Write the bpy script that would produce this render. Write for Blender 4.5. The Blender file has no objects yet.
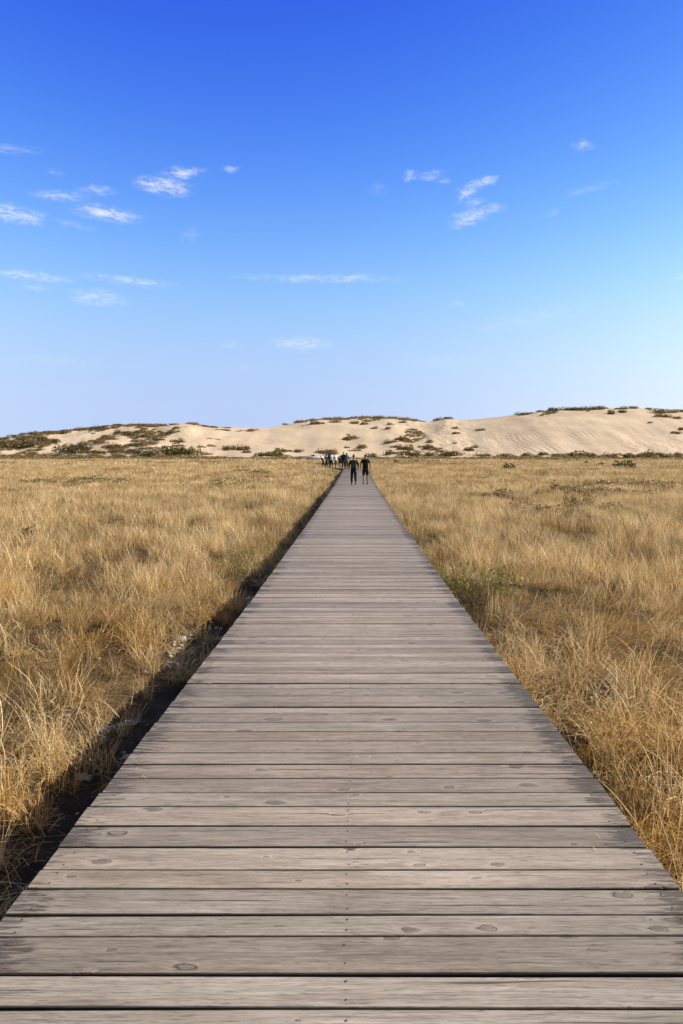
import bpy, bmesh, math, random
import numpy as np
from mathutils import Vector, Matrix

random.seed(7)
RNG = np.random.default_rng(11)
R = math.radians
sc = bpy.context.scene
COL = sc.collection
F, PX, PY, CAMZ = 700.0, 355.5, 455.0, 1.65      # focal length in pixels, vanishing point, eye height

# ------------------------------------------------------------------ noise
_perm = np.random.default_rng(5).permutation(512)
_perm = np.concatenate([_perm, _perm, _perm])
_ang = np.random.default_rng(6).uniform(0, 2*np.pi, 2048)
def perlin(x, y, s=0):
    x = np.asarray(x, float) + s*17.31; y = np.asarray(y, float) + s*9.73
    xi = np.floor(x).astype(int); yi = np.floor(y).astype(int)
    xf = x-xi; yf = y-yi
    u = xf*xf*xf*(xf*(xf*6-15)+10); v = yf*yf*yf*(yf*(yf*6-15)+10)
    def g(a, b):
        h = _perm[(_perm[a % 512] + b) % 512]
        t = _ang[h]
        return np.cos(t)*(x-a) + np.sin(t)*(y-b)
    n00, n10, n01, n11 = g(xi, yi), g(xi+1, yi), g(xi, yi+1), g(xi+1, yi+1)
    return 1.4*((n00*(1-u)+n10*u)*(1-v) + (n01*(1-u)+n11*u)*v)
def fbm(x, y, s=0, o=3):
    a, r = 1.0, 0
    for k in range(o):
        r = r + a*perlin(x*2**k, y*2**k, s+k); a *= .5
    return r
def sstep(a, b, x):
    t = np.clip((np.asarray(x, float)-a)/(b-a), 0, 1); return t*t*(3-2*t)

# ------------------------------------------------------------------ terrain
_ys = np.linspace(-40, 120, 1601)
_dz = np.interp(_ys, [-40, 0, 2.6, 4.9, 7.8, 20, 43, 56, 69, 80, 120], [.0, .0, 0, -.05, -.11, -.17, -.16, -.03, .12, .2, .3])
_k = np.ones(31)/31
_dz = np.convolve(np.pad(_dz, 15, mode='edge'), _k, mode='valid')
def deck_z(y): return np.interp(y, _ys, _dz)
def deck_half(): return 1.25
XC = -.01
# centre line of the boardwalk: straight, then a bend to the left behind the grass
S1, RAD, BEND = 74.0, 12.0, R(32)
def path_at(s):
    if s <= S1: return XC, s, 0.0
    a = (s-S1)/RAD
    if a <= BEND: return XC-RAD*(1-math.cos(a)), S1+RAD*math.sin(a), a
    e = s-S1-RAD*BEND
    return XC-RAD*(1-math.cos(BEND))-math.sin(BEND)*e, S1+RAD*math.sin(BEND)+math.cos(BEND)*e, BEND
SEND = S1+RAD*BEND+5
_pp = np.array([path_at(s)[:2] for s in np.arange(-6, SEND, .5)])
def path_dist(x, y):
    x = np.asarray(x, float); y = np.asarray(y, float)
    d = np.abs(x-XC)
    far = y > 70
    if far.any():
        xs, ys = x[far], y[far]
        q = _pp[_pp[:, 1] > 60]
        d = d.copy()
        d[far] = np.sqrt(((xs[:, None]-q[None, :, 0])**2+(ys[:, None]-q[None, :, 1])**2).min(1))
    return d
def ground_z(x, y):
    x = np.asarray(x, float); y = np.asarray(y, float)
    base = np.interp(y, [-100, 0, 20, 43, 56, 69, 80, 95, 120, 180, 200, 230], [-.58, -.58, -.70, -.72, -.55, -.25, -.05, .02, .08, .24, .28, .35])
    d = np.abs(x-XC)
    near = sstep(1.2, 3.0, d)
    b = base + near*(.07*perlin(x*.9, y*.9, 1) + .12*perlin(x*.21, y*.21, 2)) * (1-sstep(300, 600, np.abs(y)))
    b = b - .10*np.exp(-((x+1.75)/.4)**2)*(1-sstep(60, 80, y))
    b = b + (.02*perlin(x*4, y*4, 3) + .05*np.abs(perlin(x*3.1, y*3.1, 7))*np.exp(-((x+1.75)/.5)**2))*(np.hypot(x, y) < 25)
    return b

_cpx = [-330, -150, -60, 0, 35, 60, 80, 105, 120, 140, 175, 190, 202, 230, 255, 268, 282, 295, 312, 330, 350, 370, 392, 410, 422, 428, 436, 446, 456, 470, 485, 500, 515, 530, 545, 560, 580, 605, 635, 660, 683, 740, 820, 1000]
_cpy = [444, 443, 440, 437, 432.5, 431.5, 429, 426, 424.5, 424.5, 424, 423.5, 426, 427, 428, 427.5, 425.5, 423, 420, 419, 418, 417.5, 418, 419.5, 421.5, 422, 421, 419, 420, 420, 418, 416.6, 414.5, 412.5, 410.5, 409, 408.3, 408, 408, 409.5, 410, 413, 420, 434]
_cu = (np.array(_cpx)-PX)/F
_cd = np.interp(_cpx, [-330, 0, 150, 260, 350, 430, 520, 683, 1000], [255, 255, 265, 285, 310, 300, 290, 285, 285])
_fd = np.interp(_cpx, [-330, 0, 150, 260, 350, 430, 520, 683, 1000], [200, 200, 203, 206, 208, 206, 203, 200, 200])
_us = np.linspace(-1.1, 1.1, 2201)
def _sm(v, n): 
    k = np.hanning(n+2)[1:-1]; k /= k.sum()
    return np.convolve(np.pad(v, n//2, mode='edge'), k, mode='valid')[:len(v)]
_Yc = _sm(np.interp(_us, _cu, _cd), 121); _Yf = _sm(np.interp(_us, _cu, _fd), 121)
_Pc = _sm(np.interp(_us, _cu, _cpy), 17)
_Zc = (PY-_Pc)*_Yc/F+CAMZ
def dune_z(x, y):
    x = np.asarray(x, float); y = np.asarray(y, float)
    u = x/np.maximum(y, 1)
    yc = np.interp(u, _us, _Yc); yf = np.interp(u, _us, _Yf); zc = np.interp(u, _us, _Zc)
    yf = yf + 4*perlin(x*.05, .5, 21) + 2*perlin(x*.17, .2, 22)
    t = (y-yf)/(yc-yf)
    tt = np.clip(t, 0, 1)
    prof = .55*tt+.45*(tt*tt*(3-2*tt))
    prof = np.where(t > 1, 1-.9*sstep(1.02, 3.2, t), prof)
    px = PX+F*u
    leftw = 1-sstep(170, 240, px)
    midw = sstep(370, 400, px)*(1-sstep(440, 500, px))
    amp = .35+.75*leftw+.45*midw
    fade = np.clip(tt*4, 0, 1)*(1-.75*sstep(.8, 1.0, t)*(t < 1.25))
    n = amp*fbm(x*.05, y*.04, 31, 2)+amp*.55*perlin(x*.14, y*.10, 35)+.12*perlin(x*.5, y*.4, 37)*amp
    z = .1+(zc-.1)*prof+n*fade
    # wind ripples and scuffed sand on the tall bare dune
    rp = np.exp(-((px-545)/55)**2)*np.exp(-((t-.33)/.2)**2)
    z = z+rp*.12*np.sin(2*np.pi*(x*.60+y*.11+1.5*perlin(x*.07, y*.07, 41)))*(.6+.6*perlin(x*.12, y*.09, 45))
    sc_ = sstep(600, 640, px)*np.exp(-((t-.22)/.2)**2)+midw*.6+.8*np.exp(-((px-470)/40)**2)*np.exp(-((t-.25)/.3)**2)
    z = z+sc_*.16*perlin(x*.42, y*.25, 43)+sc_*.08*perlin(x*.9, y*.6, 44)
    z = z-1.6*(1-sstep(-.25, .02, t))
    return z
def surf_z(x, y):
    return np.where(np.asarray(y) > 190, np.maximum(ground_z(x, y), dune_z(x, y)), ground_z(x, y))
def hit(px, py, y0=3.0, y1=330.0):
    """point of the terrain seen along the ray through a pixel"""
    Y = np.concatenate([np.linspace(y0, 60, 1200), np.linspace(60, y1, 3000)])
    X = (px-PX)/F*Y; Z = (PY-py)/F*Y+CAMZ
    s = surf_z(X, Y) >= Z
    i = int(np.argmax(s)) if s.any() else None
    if i is None:                                   # ray passes just above a crest: nearest approach
        i = int(np.argmin(np.where(Y > 200, Z-surf_z(X, Y), 1e9)))
    return float(X[i]), float(Y[i]), float(surf_z(X[i:i+1], Y[i:i+1])[0])

# ------------------------------------------------------------------ mesh helpers
def tag(o, label=None, cat=None, group=None, kind=None):
    if label: o['label'] = label
    if cat: o['category'] = cat
    if group: o['group'] = group
    if kind: o['kind'] = kind
    return o
def link(name, me, parent=None, mats=()):
    o = bpy.data.objects.new(name, me); COL.objects.link(o)
    for m in mats: me.materials.append(m)
    if parent: o.parent = parent
    return o
def empty(name, loc=(0, 0, 0), rz=0):
    o = bpy.data.objects.new(name, None); COL.objects.link(o)
    o.empty_display_size = .1; o.location = loc; o.rotation_euler = (0, 0, rz); return o
def np_mesh(name, V, faces, n):
    """V (N,3), faces (M,n) index array"""
    me = bpy.data.meshes.new(name)
    V = np.asarray(V, np.float32); fa = np.asarray(faces, np.int32)
    me.vertices.add(len(V)); me.vertices.foreach_set('co', V.ravel())
    me.loops.add(fa.size); me.loops.foreach_set('vertex_index', fa.ravel())
    me.polygons.add(len(fa)); me.polygons.foreach_set('loop_start', np.arange(0, fa.size, n, dtype=np.int32))
    me.update(calc_edges=True)
    return me
def grid_mesh(name, X, Y, Z):
    h, w = X.shape
    V = np.stack([X, Y, Z], -1).reshape(-1, 3)
    i = np.arange(h*w).reshape(h, w)
    fa = np.stack([i[:-1, :-1], i[:-1, 1:], i[1:, 1:], i[1:, :-1]], -1).reshape(-1, 4)
    me = np_mesh(name, V, fa, 4)
    me.polygons.foreach_set('use_smooth', np.ones(len(fa), bool))
    return me
def add_box(bm, cx, cy, cz, sx, sy, sz, bev=0, rot=None):
    r = bmesh.ops.create_cube(bm, size=1)
    vs = r['verts']
    bmesh.ops.scale(bm, vec=(sx, sy, sz), verts=vs)
    if rot: bmesh.ops.rotate(bm, cent=(0, 0, 0), matrix=rot, verts=vs)
    bmesh.ops.translate(bm, vec=(cx, cy, cz), verts=vs)
    if bev:
        es = list({e for v in vs for e in v.link_edges})
        bmesh.ops.bevel(bm, geom=es, offset=bev, segments=2, affect='EDGES', profile=.6)
def bm_obj(name, bm, mats, parent=None, smooth=False):
    me = bpy.data.meshes.new(name); bm.to_mesh(me); bm.free()
    if smooth:
        me.polygons.foreach_set('use_smooth', np.ones(len(me.polygons), bool))
    return link(name, me, parent, mats)

# ------------------------------------------------------------------ material helpers
class NT:
    def __init__(s, tree): s.t = tree; s.n = tree.nodes; s.l = tree.links
    def new(s, ty, **kw):
        n = s.n.new(ty)
        for k, v in kw.items(): setattr(n, k, v)
        return n
    def put(s, sock, v):
        if isinstance(v, bpy.types.NodeSocket): s.l.new(v, sock)
        elif v is not None:
            try: sock.default_value = v
            except Exception: sock.default_value = (*v, 1.0)
    def m(s, op, a, b=None, c=None, clamp=False):
        n = s.new('ShaderNodeMath', operation=op); n.use_clamp = clamp
        for i, v in enumerate((a, b, c)):
            if v is not None: s.put(n.inputs[i], v)
        return n.outputs[0]
    def v(s, op, a, b=None):
        n = s.new('ShaderNodeVectorMath', operation=op)
        s.put(n.inputs[0], a)
        if b is not None: s.put(n.inputs[1], b)
        return n.outputs['Value'] if op in ('LENGTH', 'DOT_PRODUCT', 'DISTANCE') else n.outputs[0]
    def noise(s, vec, scale=1, detail=3, rough=.55, dist=0, dim='3D'):
        n = s.new('ShaderNodeTexNoise'); n.noise_dimensions = dim
        s.put(n.inputs['Vector'], vec); n.inputs['Scale'].default_value = scale
        n.inputs['Detail'].default_value = detail; n.inputs['Roughness'].default_value = rough
        n.inputs['Distortion'].default_value = dist
        return n.outputs[0]
    def rng(s, x, a, b, c=0, d=1, smooth=True):
        n = s.new('ShaderNodeMapRange'); n.interpolation_type = 'SMOOTHSTEP' if smooth else 'LINEAR'
        for i, q in enumerate((x, a, b, c, d)): s.put(n.inputs[i], q)
        return n.outputs[0]
    def mix(s, f, a, b, mode='MIX'):
        n = s.new('ShaderNodeMix', data_type='RGBA', blend_type=mode)
        s.put(n.inputs[0], f); s.put(n.inputs[6], a if isinstance(a, bpy.types.NodeSocket) else (*a, 1.0)); s.put(n.inputs[7], b if isinstance(b, bpy.types.NodeSocket) else (*b, 1.0))
        return n.outputs[2]
    def ramp(s, f, stops):
        n = s.new('ShaderNodeValToRGB'); cr = n.color_ramp
        while len(cr.elements) < len(stops): cr.elements.new(.5)
        for e, (p, c) in zip(cr.elements, stops): e.position = p; e.color = (*c, 1)
        s.put(n.inputs[0], f); return n.outputs[0]
    def scale(s, vec, xyz): return s.v('MULTIPLY', vec, xyz)
    def bump(s, h, strength, dist):
        n = s.new('ShaderNodeBump'); n.inputs['Strength'].default_value = strength; n.inputs['Distance'].default_value = dist
        s.put(n.inputs['Height'], h); return n.outputs[0]
def mat(name, build=None, color=None, rough=.8, spec=.3):
    m = bpy.data.materials.new(name); m.use_nodes = True
    t = NT(m.node_tree); b = t.n['Principled BSDF']
    b.inputs['Roughness'].default_value = rough; b.inputs['Specular IOR Level'].default_value = spec
    if color: b.inputs['Base Color'].default_value = (*color, 1)
    if build: build(t, b)
    return m
def worn(name, col, rough=.75, var=.3, scale=8, spec=.3, bump=0):
    def f(t, b):
        g = t.new('ShaderNodeTexCoord').outputs['Object']
        n = t.noise(g, scale, 4, .6)
        k = t.rng(n, .3, .7, 1-var, 1+var, False)
        c = t.mix(1.0, col, (1, 1, 1), 'MULTIPLY')
        mm = t.new('ShaderNodeVectorMath', operation='SCALE'); t.put(mm.inputs[0], c); t.put(mm.inputs[3], k)
        t.put(b.inputs['Base Color'], mm.outputs[0])
        if bump: t.put(b.inputs['Normal'], t.bump(n, bump, .02))
    return mat(name, f, rough=rough, spec=spec)

# ------------------------------------------------------------------ camera, sun, sky
cam = bpy.data.cameras.new('camera'); co = bpy.data.objects.new('camera', cam); COL.objects.link(co)
co.location = (0, 0, CAMZ); co.rotation_euler = (R(90), 0, 0)
cam.sensor_fit = 'VERTICAL'; cam.sensor_height = 36; cam.sensor_width = 24
cam.lens = F/1024*36
cam.shift_y = -(512-PY)/1024; cam.shift_x = -(PX-341.5)/1024
cam.clip_start = .05; cam.clip_end = 8000
sc.camera = co

SUN_EL, SUN_AZ = R(33), R(80)                    # azimuth from +Y towards +X: low from the right, a little ahead of the camera
sd = Vector((math.cos(SUN_EL)*math.sin(SUN_AZ), math.cos(SUN_EL)*math.cos(SUN_AZ), math.sin(SUN_EL)))
sl = bpy.data.lights.new('sun', 'SUN'); sl.energy = 4.8; sl.angle = R(.5); sl.color = (1, .885, .71)
so = bpy.data.objects.new('sun', sl); COL.objects.link(so)
so.rotation_euler = (-sd).to_track_quat('-Z', 'Y').to_euler(); so.location = (30, -10, 30)

w = bpy.data.worlds.new('World'); sc.world = w; w.use_nodes = True
t = NT(w.node_tree); bg = t.n['Background']
sky = t.new('ShaderNodeTexSky'); sky.sky_type = 'NISHITA'; sky.sun_disc = False
sky.sun_elevation = SUN_EL; sky.sun_rotation = SUN_AZ
sky.altitude = 0; sky.air_density = .6; sky.dust_density = .1; sky.ozone_density = 4
dirv = t.new('ShaderNodeTexCoord').outputs['Generated']
# the deep, polarised blue of the photograph: the pale band near the horizon reaches higher, colours graded per channel
s0 = t.new('ShaderNodeSeparateXYZ'); t.put(s0.inputs[0], dirv)
zz = t.m('MULTIPLY', t.m('POWER', t.m('MAXIMUM', s0.outputs[2], 0.0), 2.0), .7)
c0 = t.new('ShaderNodeCombineXYZ'); t.put(c0.inputs[0], s0.outputs[0]); t.put(c0.inputs[1], s0.outputs[1]); t.put(c0.inputs[2], zz)
t.put(sky.inputs[0], t.v('NORMALIZE', c0.outputs[0]))
EXPO = .85
KS = 1/(2**EXPO*.1)
s1 = t.new('ShaderNodeSeparateColor'); t.put(s1.inputs[0], sky.outputs[0]); c1 = t.new('ShaderNodeCombineColor')
for i, (gm, gain) in enumerate(((1.66, .0362), (1.396, .0549), (.40, .472))):
    t.put(c1.inputs[i], t.m('MULTIPLY', t.m('POWER', s1.outputs[i], gm), gain*KS))
# away from the dunes (overhead, to the sides and behind) the unseen sky is made paler and plainer for neutral fill light
s2 = t.new('ShaderNodeSeparateXYZ'); t.put(s2.inputs[0], t.v('NORMALIZE', dirv))
front = t.m('MULTIPLY', t.rng(s2.outputs[1], .25, .62), t.rng(s2.outputs[2], .62, .85, 1, 0))
plain = t.new('ShaderNodeHueSaturation'); plain.inputs['Saturation'].default_value = .42; plain.inputs['Value'].default_value = .62; t.put(plain.inputs['Color'], sky.outputs[0])
SKYC = t.mix(front, plain.outputs[0], c1.outputs[0])
# clouds: high wisps in the sky itself, laid out by compass bearing and height above the horizon
sep = t.new('ShaderNodeSeparateXYZ'); t.put(sep.inputs[0], t.v('NORMALIZE', dirv))
az = t.m('ARCTAN2', sep.outputs[0], sep.outputs[1]); el = t.m('ARCSINE', sep.outputs[2])
cv = t.new('ShaderNodeCombineXYZ'); t.put(cv.inputs[0], az); t.put(cv.inputs[1], el); AE = cv.outputs[0]
warp = t.new('ShaderNodeTexNoise'); t.put(warp.inputs['Vector'], AE); warp.inputs['Scale'].default_value = 60; warp.inputs['Detail'].default_value = 6; warp.inputs['Roughness'].default_value = .62
wv = t.v('MULTIPLY', t.v('SUBTRACT', warp.outputs['Color'], (.5, .5, .5)), (.036, .012, 0))
AEW = t.v('ADD', AE, wv)
CL = [(15,214,28,9,4,.8),(60,196,26,6,-6,.5),(97,190,20,5,-4,.35),(163,186,29,9,3,.85),(183,173,22,6,-8,.65),(230,169,11,3.5,0,.4),
      (108,214,33,7.5,2,.85),(75,225,24,4,6,.22),(190,235,10,7,0,.14),(30,276,42,5,2,.6),(130,281,46,4.5,2,.5),(35,288,18,4,0,.2),
      (98,298,28,8.5,2,.5),(8,150,34,5,-6,.22),(55,173,9,3.5,0,.22),(320,279,84,4.2,0,.42),(345,278,40,4,-1,.4),(300,344,32,7.5,0,.5),(230,345,13,4,0,.22),
      (411,175,6,5.5,0,.5),(430,176,16,5,-4,.42),(444,182,6,3,0,.3),(468,191,15,8,-30,.62),(484,182,16,5.5,-10,.62),(470,217,24,8.5,-12,.65),
      (491,209,14,5.5,-8,.5),(475,203,11,4.5,-10,.35),(378,189,9,7,0,.12),(457,304,7,3,0,.2),(583,145,12,6,6,.42),(590,189,26,4.5,-6,.2),
      (552,212,8,3.5,-10,.28),(681,277,9,5,-8,.3),(530,318,75,11,-8,.15),(445,362,50,8,0,.12),(50,360,45,6,0,.12),(240,368,12,4,0,.12)]
acc = None
for (cx, cy, hw, hh, an, st) in CL:
    X_, Z_ = (cx-PX)/F, (PY-cy)/F
    a0 = math.atan2(X_, 1); e0 = math.asin(Z_/math.sqrt(1+X_*X_+Z_*Z_))
    k = 1/math.sqrt(1+X_*X_+Z_*Z_)
    mp = t.new('ShaderNodeMapping', vector_type='TEXTURE')
    t.put(mp.inputs['Vector'], AEW); mp.inputs['Location'].default_value = (a0, e0, 0)
    mp.inputs['Rotation'].default_value = (0, 0, R(-an)); mp.inputs['Scale'].default_value = (1.35*hw/F*k, 1.35*hh/F*k, 1)
    d = t.v('LENGTH', mp.outputs[0])
    s_ = t.rng(d, 0.0, 1.0, st, 0)
    acc = s_ if acc is None else t.m('MAXIMUM', acc, s_)
fib = t.noise(t.scale(AE, (55, 170, 1)), 1, 6, .68, .5)
dens = t.m('MULTIPLY', acc, t.rng(fib, .33, .68, .04, 1.2), clamp=True)
fin = t.mix(dens, SKYC, (.86*KS, .91*KS, 1.0*KS))
t.put(bg.inputs[0], fin); bg.inputs[1].default_value = .1

sc.view_settings.view_transform = 'Standard'; sc.view_settings.look = 'None'
sc.view_settings.exposure = EXPO; sc.view_settings.gamma = 1.0; sc.view_settings.use_curve_mapping = False

# ------------------------------------------------------------------ ground and dune
def ground_mat(t, b):
    g = t.new('ShaderNodeNewGeometry').outputs['Position']
    n1 = t.noise(g, .35, 4, .6); n2 = t.noise(g, 3.0, 5, .65); n3 = t.noise(g, 30, 4, .7)
    c = t.ramp(t.m('ADD', t.m('MULTIPLY', n2, .6), t.m('MULTIPLY', n1, .4)),
               [(.30, (.022, .016, .010)), (.48, (.055, .039, .023)), (.62, (.12, .084, .045)), (.75, (.20, .145, .08))])
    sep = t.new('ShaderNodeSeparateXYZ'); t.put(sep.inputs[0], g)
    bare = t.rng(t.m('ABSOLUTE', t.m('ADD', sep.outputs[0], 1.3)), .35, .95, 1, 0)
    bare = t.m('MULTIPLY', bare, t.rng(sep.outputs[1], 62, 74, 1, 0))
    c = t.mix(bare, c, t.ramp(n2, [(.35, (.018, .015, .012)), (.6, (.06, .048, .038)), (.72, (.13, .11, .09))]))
    c = t.mix(t.rng(n3, .62, .75, 0, .5), c, (.26, .2, .13))
    t.put(b.inputs['Base Color'], c)
    t.put(b.inputs['Normal'], t.bump(t.m('ADD', n2, t.m('MULTIPLY', n3, .3)), .8, .08))
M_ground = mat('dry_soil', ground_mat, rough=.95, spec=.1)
kx = 8.0
tx = np.linspace(-1, 1, 321); gx = 2200*np.sinh(kx*tx)/np.sinh(kx)
ty = np.linspace(0, 1, 360); gy = 3500*np.sinh(7.6*ty)/np.sinh(7.6)
gy = np.concatenate([np.linspace(-60, -.3, 60), gy])
GX, GY = np.meshgrid(gx, gy)
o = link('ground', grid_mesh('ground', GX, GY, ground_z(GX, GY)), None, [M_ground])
tag(o, 'flat dry soil of the grassy plain, dark and bare along the boardwalk', 'ground', kind='structure')

def sand_mat(t, b):
    g = t.new('ShaderNodeNewGeometry').outputs['Position']
    n1 = t.noise(g, .06, 4, .6); n2 = t.noise(t.scale(g, (.5, .5, 1.5)), 1, 5, .6); n3 = t.noise(g, 6, 3, .6)
    c = t.ramp(n1, [(.3, (.41, .325, .235)), (.5, (.465, .375, .28)), (.72, (.52, .43, .325))])
    c = t.mix(t.rng(n2, .55, .8, 0, .45), c, (.33, .25, .16))
    t.put(b.inputs['Base Color'], c)
    t.put(b.inputs['Normal'], t.bump(t.m('ADD', n2, t.m('MULTIPLY', n3, .15)), .5, .25))
M_sand = mat('pale_sand', sand_mat, rough=.95, spec=.1)
uu = np.linspace(-.8, .8, 2200)
yy = np.concatenate([np.linspace(192, 330, 260), np.linspace(331, 700, 70)])
U, YY = np.meshgrid(uu, yy)
XX = U*YY
o = link('dune', grid_mesh('dune', XX, YY, dune_z(XX, YY)), None, [M_sand])
tag(o, 'pale sand dunes closing off the plain, with wind ripples and bare slopes', 'dune', kind='structure')

# ------------------------------------------------------------------ boardwalk
def wood_mat(t, b):
    uv = t.new('ShaderNodeUVMap', uv_map='UVMap').outputs[0]
    at = t.new('ShaderNodeAttribute', attribute_name='plank').outputs['Color']
    sp = t.new('ShaderNodeSeparateColor'); t.put(sp.inputs[0], at); pr, ph, pw = sp.outputs
    geo = t.new('ShaderNodeNewGeometry').outputs['Position']
    # knots
    dis = t.new('ShaderNodeTexNoise'); t.put(dis.inputs['Vector'], t.scale(uv, (14, 30, 1))); dis.inputs['Scale'].default_value = 1; dis.inputs['Detail'].default_value = 3
    kv = t.v('ADD', t.scale(uv, (3.1, 7.2, 1)), t.v('MULTIPLY', t.v('SUBTRACT', dis.outputs['Color'], (.5, .5, .5)), (.22, .16, 0)))
    vo = t.new('ShaderNodeTexVoronoi', voronoi_dimensions='2D'); t.put(vo.inputs['Vector'], kv)
    vo.inputs['Scale'].default_value = 1
    kd = vo.outputs['Distance']
    ks = t.new('ShaderNodeSeparateColor'); t.put(ks.inputs[0], vo.outputs['Color'])
    on = t.m('GREATER_THAN', ks.outputs[0], .56)
    size = t.m('MULTIPLY_ADD', t.m('POWER', ks.outputs[1], 2.0), .115, .030)
    kn = t.m('DIVIDE', kd, size)
    core = t.m('MULTIPLY', t.rng(kn, .72, 1.02, 1, 0), on)
    ring = t.m('MULTIPLY', t.m('MULTIPLY', t.rng(kn, .82, 1.0), t.rng(kn, 1.0, 1.35, 1, 0)), on)
    infl = t.m('MULTIPLY', t.rng(kn, 0.5, 3.6, 1, 0), on)
    # grain, bending round the knots
    so = t.new('ShaderNodeSeparateXYZ'); t.put(so.inputs[0], uv)
    wob = t.noise(t.scale(uv, (1.3, 5, 1)), 1, 3, .5)
    v2 = t.m('ADD', t.m('ADD', so.outputs[1], t.m('MULTIPLY', infl, .016)), t.m('MULTIPLY', wob, .03))
    cb = t.new('ShaderNodeCombineXYZ'); t.put(cb.inputs[0], so.outputs[0]); t.put(cb.inputs[1], v2)
    g1 = t.noise(t.scale(cb.outputs[0], (4.5, 120, 1)), 1, 4, .62)
    g2 = t.noise(t.scale(cb.outputs[0], (.8, 26, 1)), 1, 3, .55)
    g3 = t.noise(t.scale(uv, (1.1, 3.5, 1)), 1, 4, .6)
    g4 = t.noise(t.scale(cb.outputs[0], (16, 330, 1)), 1, 2, .6)
    f = t.m('ADD', t.m('ADD', t.m('MULTIPLY', g1, .40), t.m('MULTIPLY', g2, .24)), t.m('MULTIPLY_ADD', g3, .26, .09))
    c = t.ramp(f, [(.38, (.075, .062, .050)), (.46, (.163, .141, .121)), (.55, (.246, .219, .194)), (.66, (.352, .320, .292))])
    c = t.mix(t.m('MULTIPLY', ph, .55), c, t.mix(1, c, (1.08, .94, .85), 'MULTIPLY'))
    c = t.mix(t.rng(g4, .54, .68, 0, .55), c, (.07, .055, .045))
    c = t.mix(t.rng(g4, .30, .42, .35, 0), c, (.42, .37, .33))
    flk = t.noise(t.scale(cb.outputs[0], (7, 85, 1)), 1, 3, .7)
    c = t.mix(t.rng(flk, .575, .665, 0, .65), c, (.075, .06, .05))
    c = t.mix(t.m('MULTIPLY', core, t.rng(ks.outputs[2], 0, 1, .85, .25, False)), c, t.mix(t.noise(t.scale(uv, (60, 60, 1)), 1, 2), (.03, .023, .018), (.16, .125, .10)))
    c = t.mix(t.m('MULTIPLY', ring, t.rng(ks.outputs[2], 0, 1, .25, .8, False)), c, (.05, .04, .033))
    c = t.mix(t.m('MULTIPLY', t.m('MULTIPLY', infl, .42), t.rng(kn, 1.15, 1.7)), c, (.37, .325, .285))
    # splits running with the grain
    spl = t.noise(t.scale(cb.outputs[0], (.55, 48, 1)), 1, 1, .4)
    cr = t.m('MULTIPLY', t.rng(spl, .665, .69), t.rng(g3, .45, .6))
    c = t.mix(t.m('MULTIPLY', cr, .8), c, (.03, .024, .02))
    # streaky stains at the plank ends, extra darkening on the right
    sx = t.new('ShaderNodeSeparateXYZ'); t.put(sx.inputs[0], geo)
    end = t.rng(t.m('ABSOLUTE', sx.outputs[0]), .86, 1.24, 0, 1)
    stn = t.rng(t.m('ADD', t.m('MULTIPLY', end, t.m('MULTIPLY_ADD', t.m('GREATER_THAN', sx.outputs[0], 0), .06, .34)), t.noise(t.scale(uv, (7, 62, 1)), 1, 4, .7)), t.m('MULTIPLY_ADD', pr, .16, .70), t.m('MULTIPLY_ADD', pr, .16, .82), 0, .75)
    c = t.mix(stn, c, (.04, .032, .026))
    edge = t.m('ABSOLUTE', t.m('SUBTRACT', pw, .5)); c = t.mix(t.rng(edge, .466, .497, 0, .93), c, (.014, .011, .009))  # plank sides near black: grime plus gap shade painted into the colour
    blot = t.rng(t.noise(t.scale(uv, (2.2, 8, 1)), 1, 4, .65), .53, .70, 0, .34)
    c = t.mix(blot, c, (.10, .082, .07))
    tread = t.rng(t.m('ABSOLUTE', sx.outputs[0]), .2, 1.0, 1.07, .95)
    mm = t.new('ShaderNodeVectorMath', operation='SCALE'); t.put(mm.inputs[0], c); t.put(mm.inputs[3], t.m('MULTIPLY', tread, t.rng(pr, 0, 1, .75, 1.19, False)))
    t.put(b.inputs['Base Color'], mm.outputs[0])
    t.put(b.inputs['Roughness'], t.rng(f, .35, .65, .8, .62))
    h = t.m('SUBTRACT', t.m('ADD', t.m('MULTIPLY', g1, .6), t.m('MULTIPLY', g4, .4)), t.m('ADD', t.m('MULTIPLY', cr, .8), t.m('MULTIPLY', ring, .5)))
    t.put(b.inputs['Normal'], t.bump(h, .55, .006))
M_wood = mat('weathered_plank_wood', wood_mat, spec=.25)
M_nail = mat('rusty_nail', color=(.05, .038, .03), rough=.7)
M_beam = worn('dark_beam_wood', (.07, .055, .044), var=.5, scale=6, bump=.6)

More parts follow.
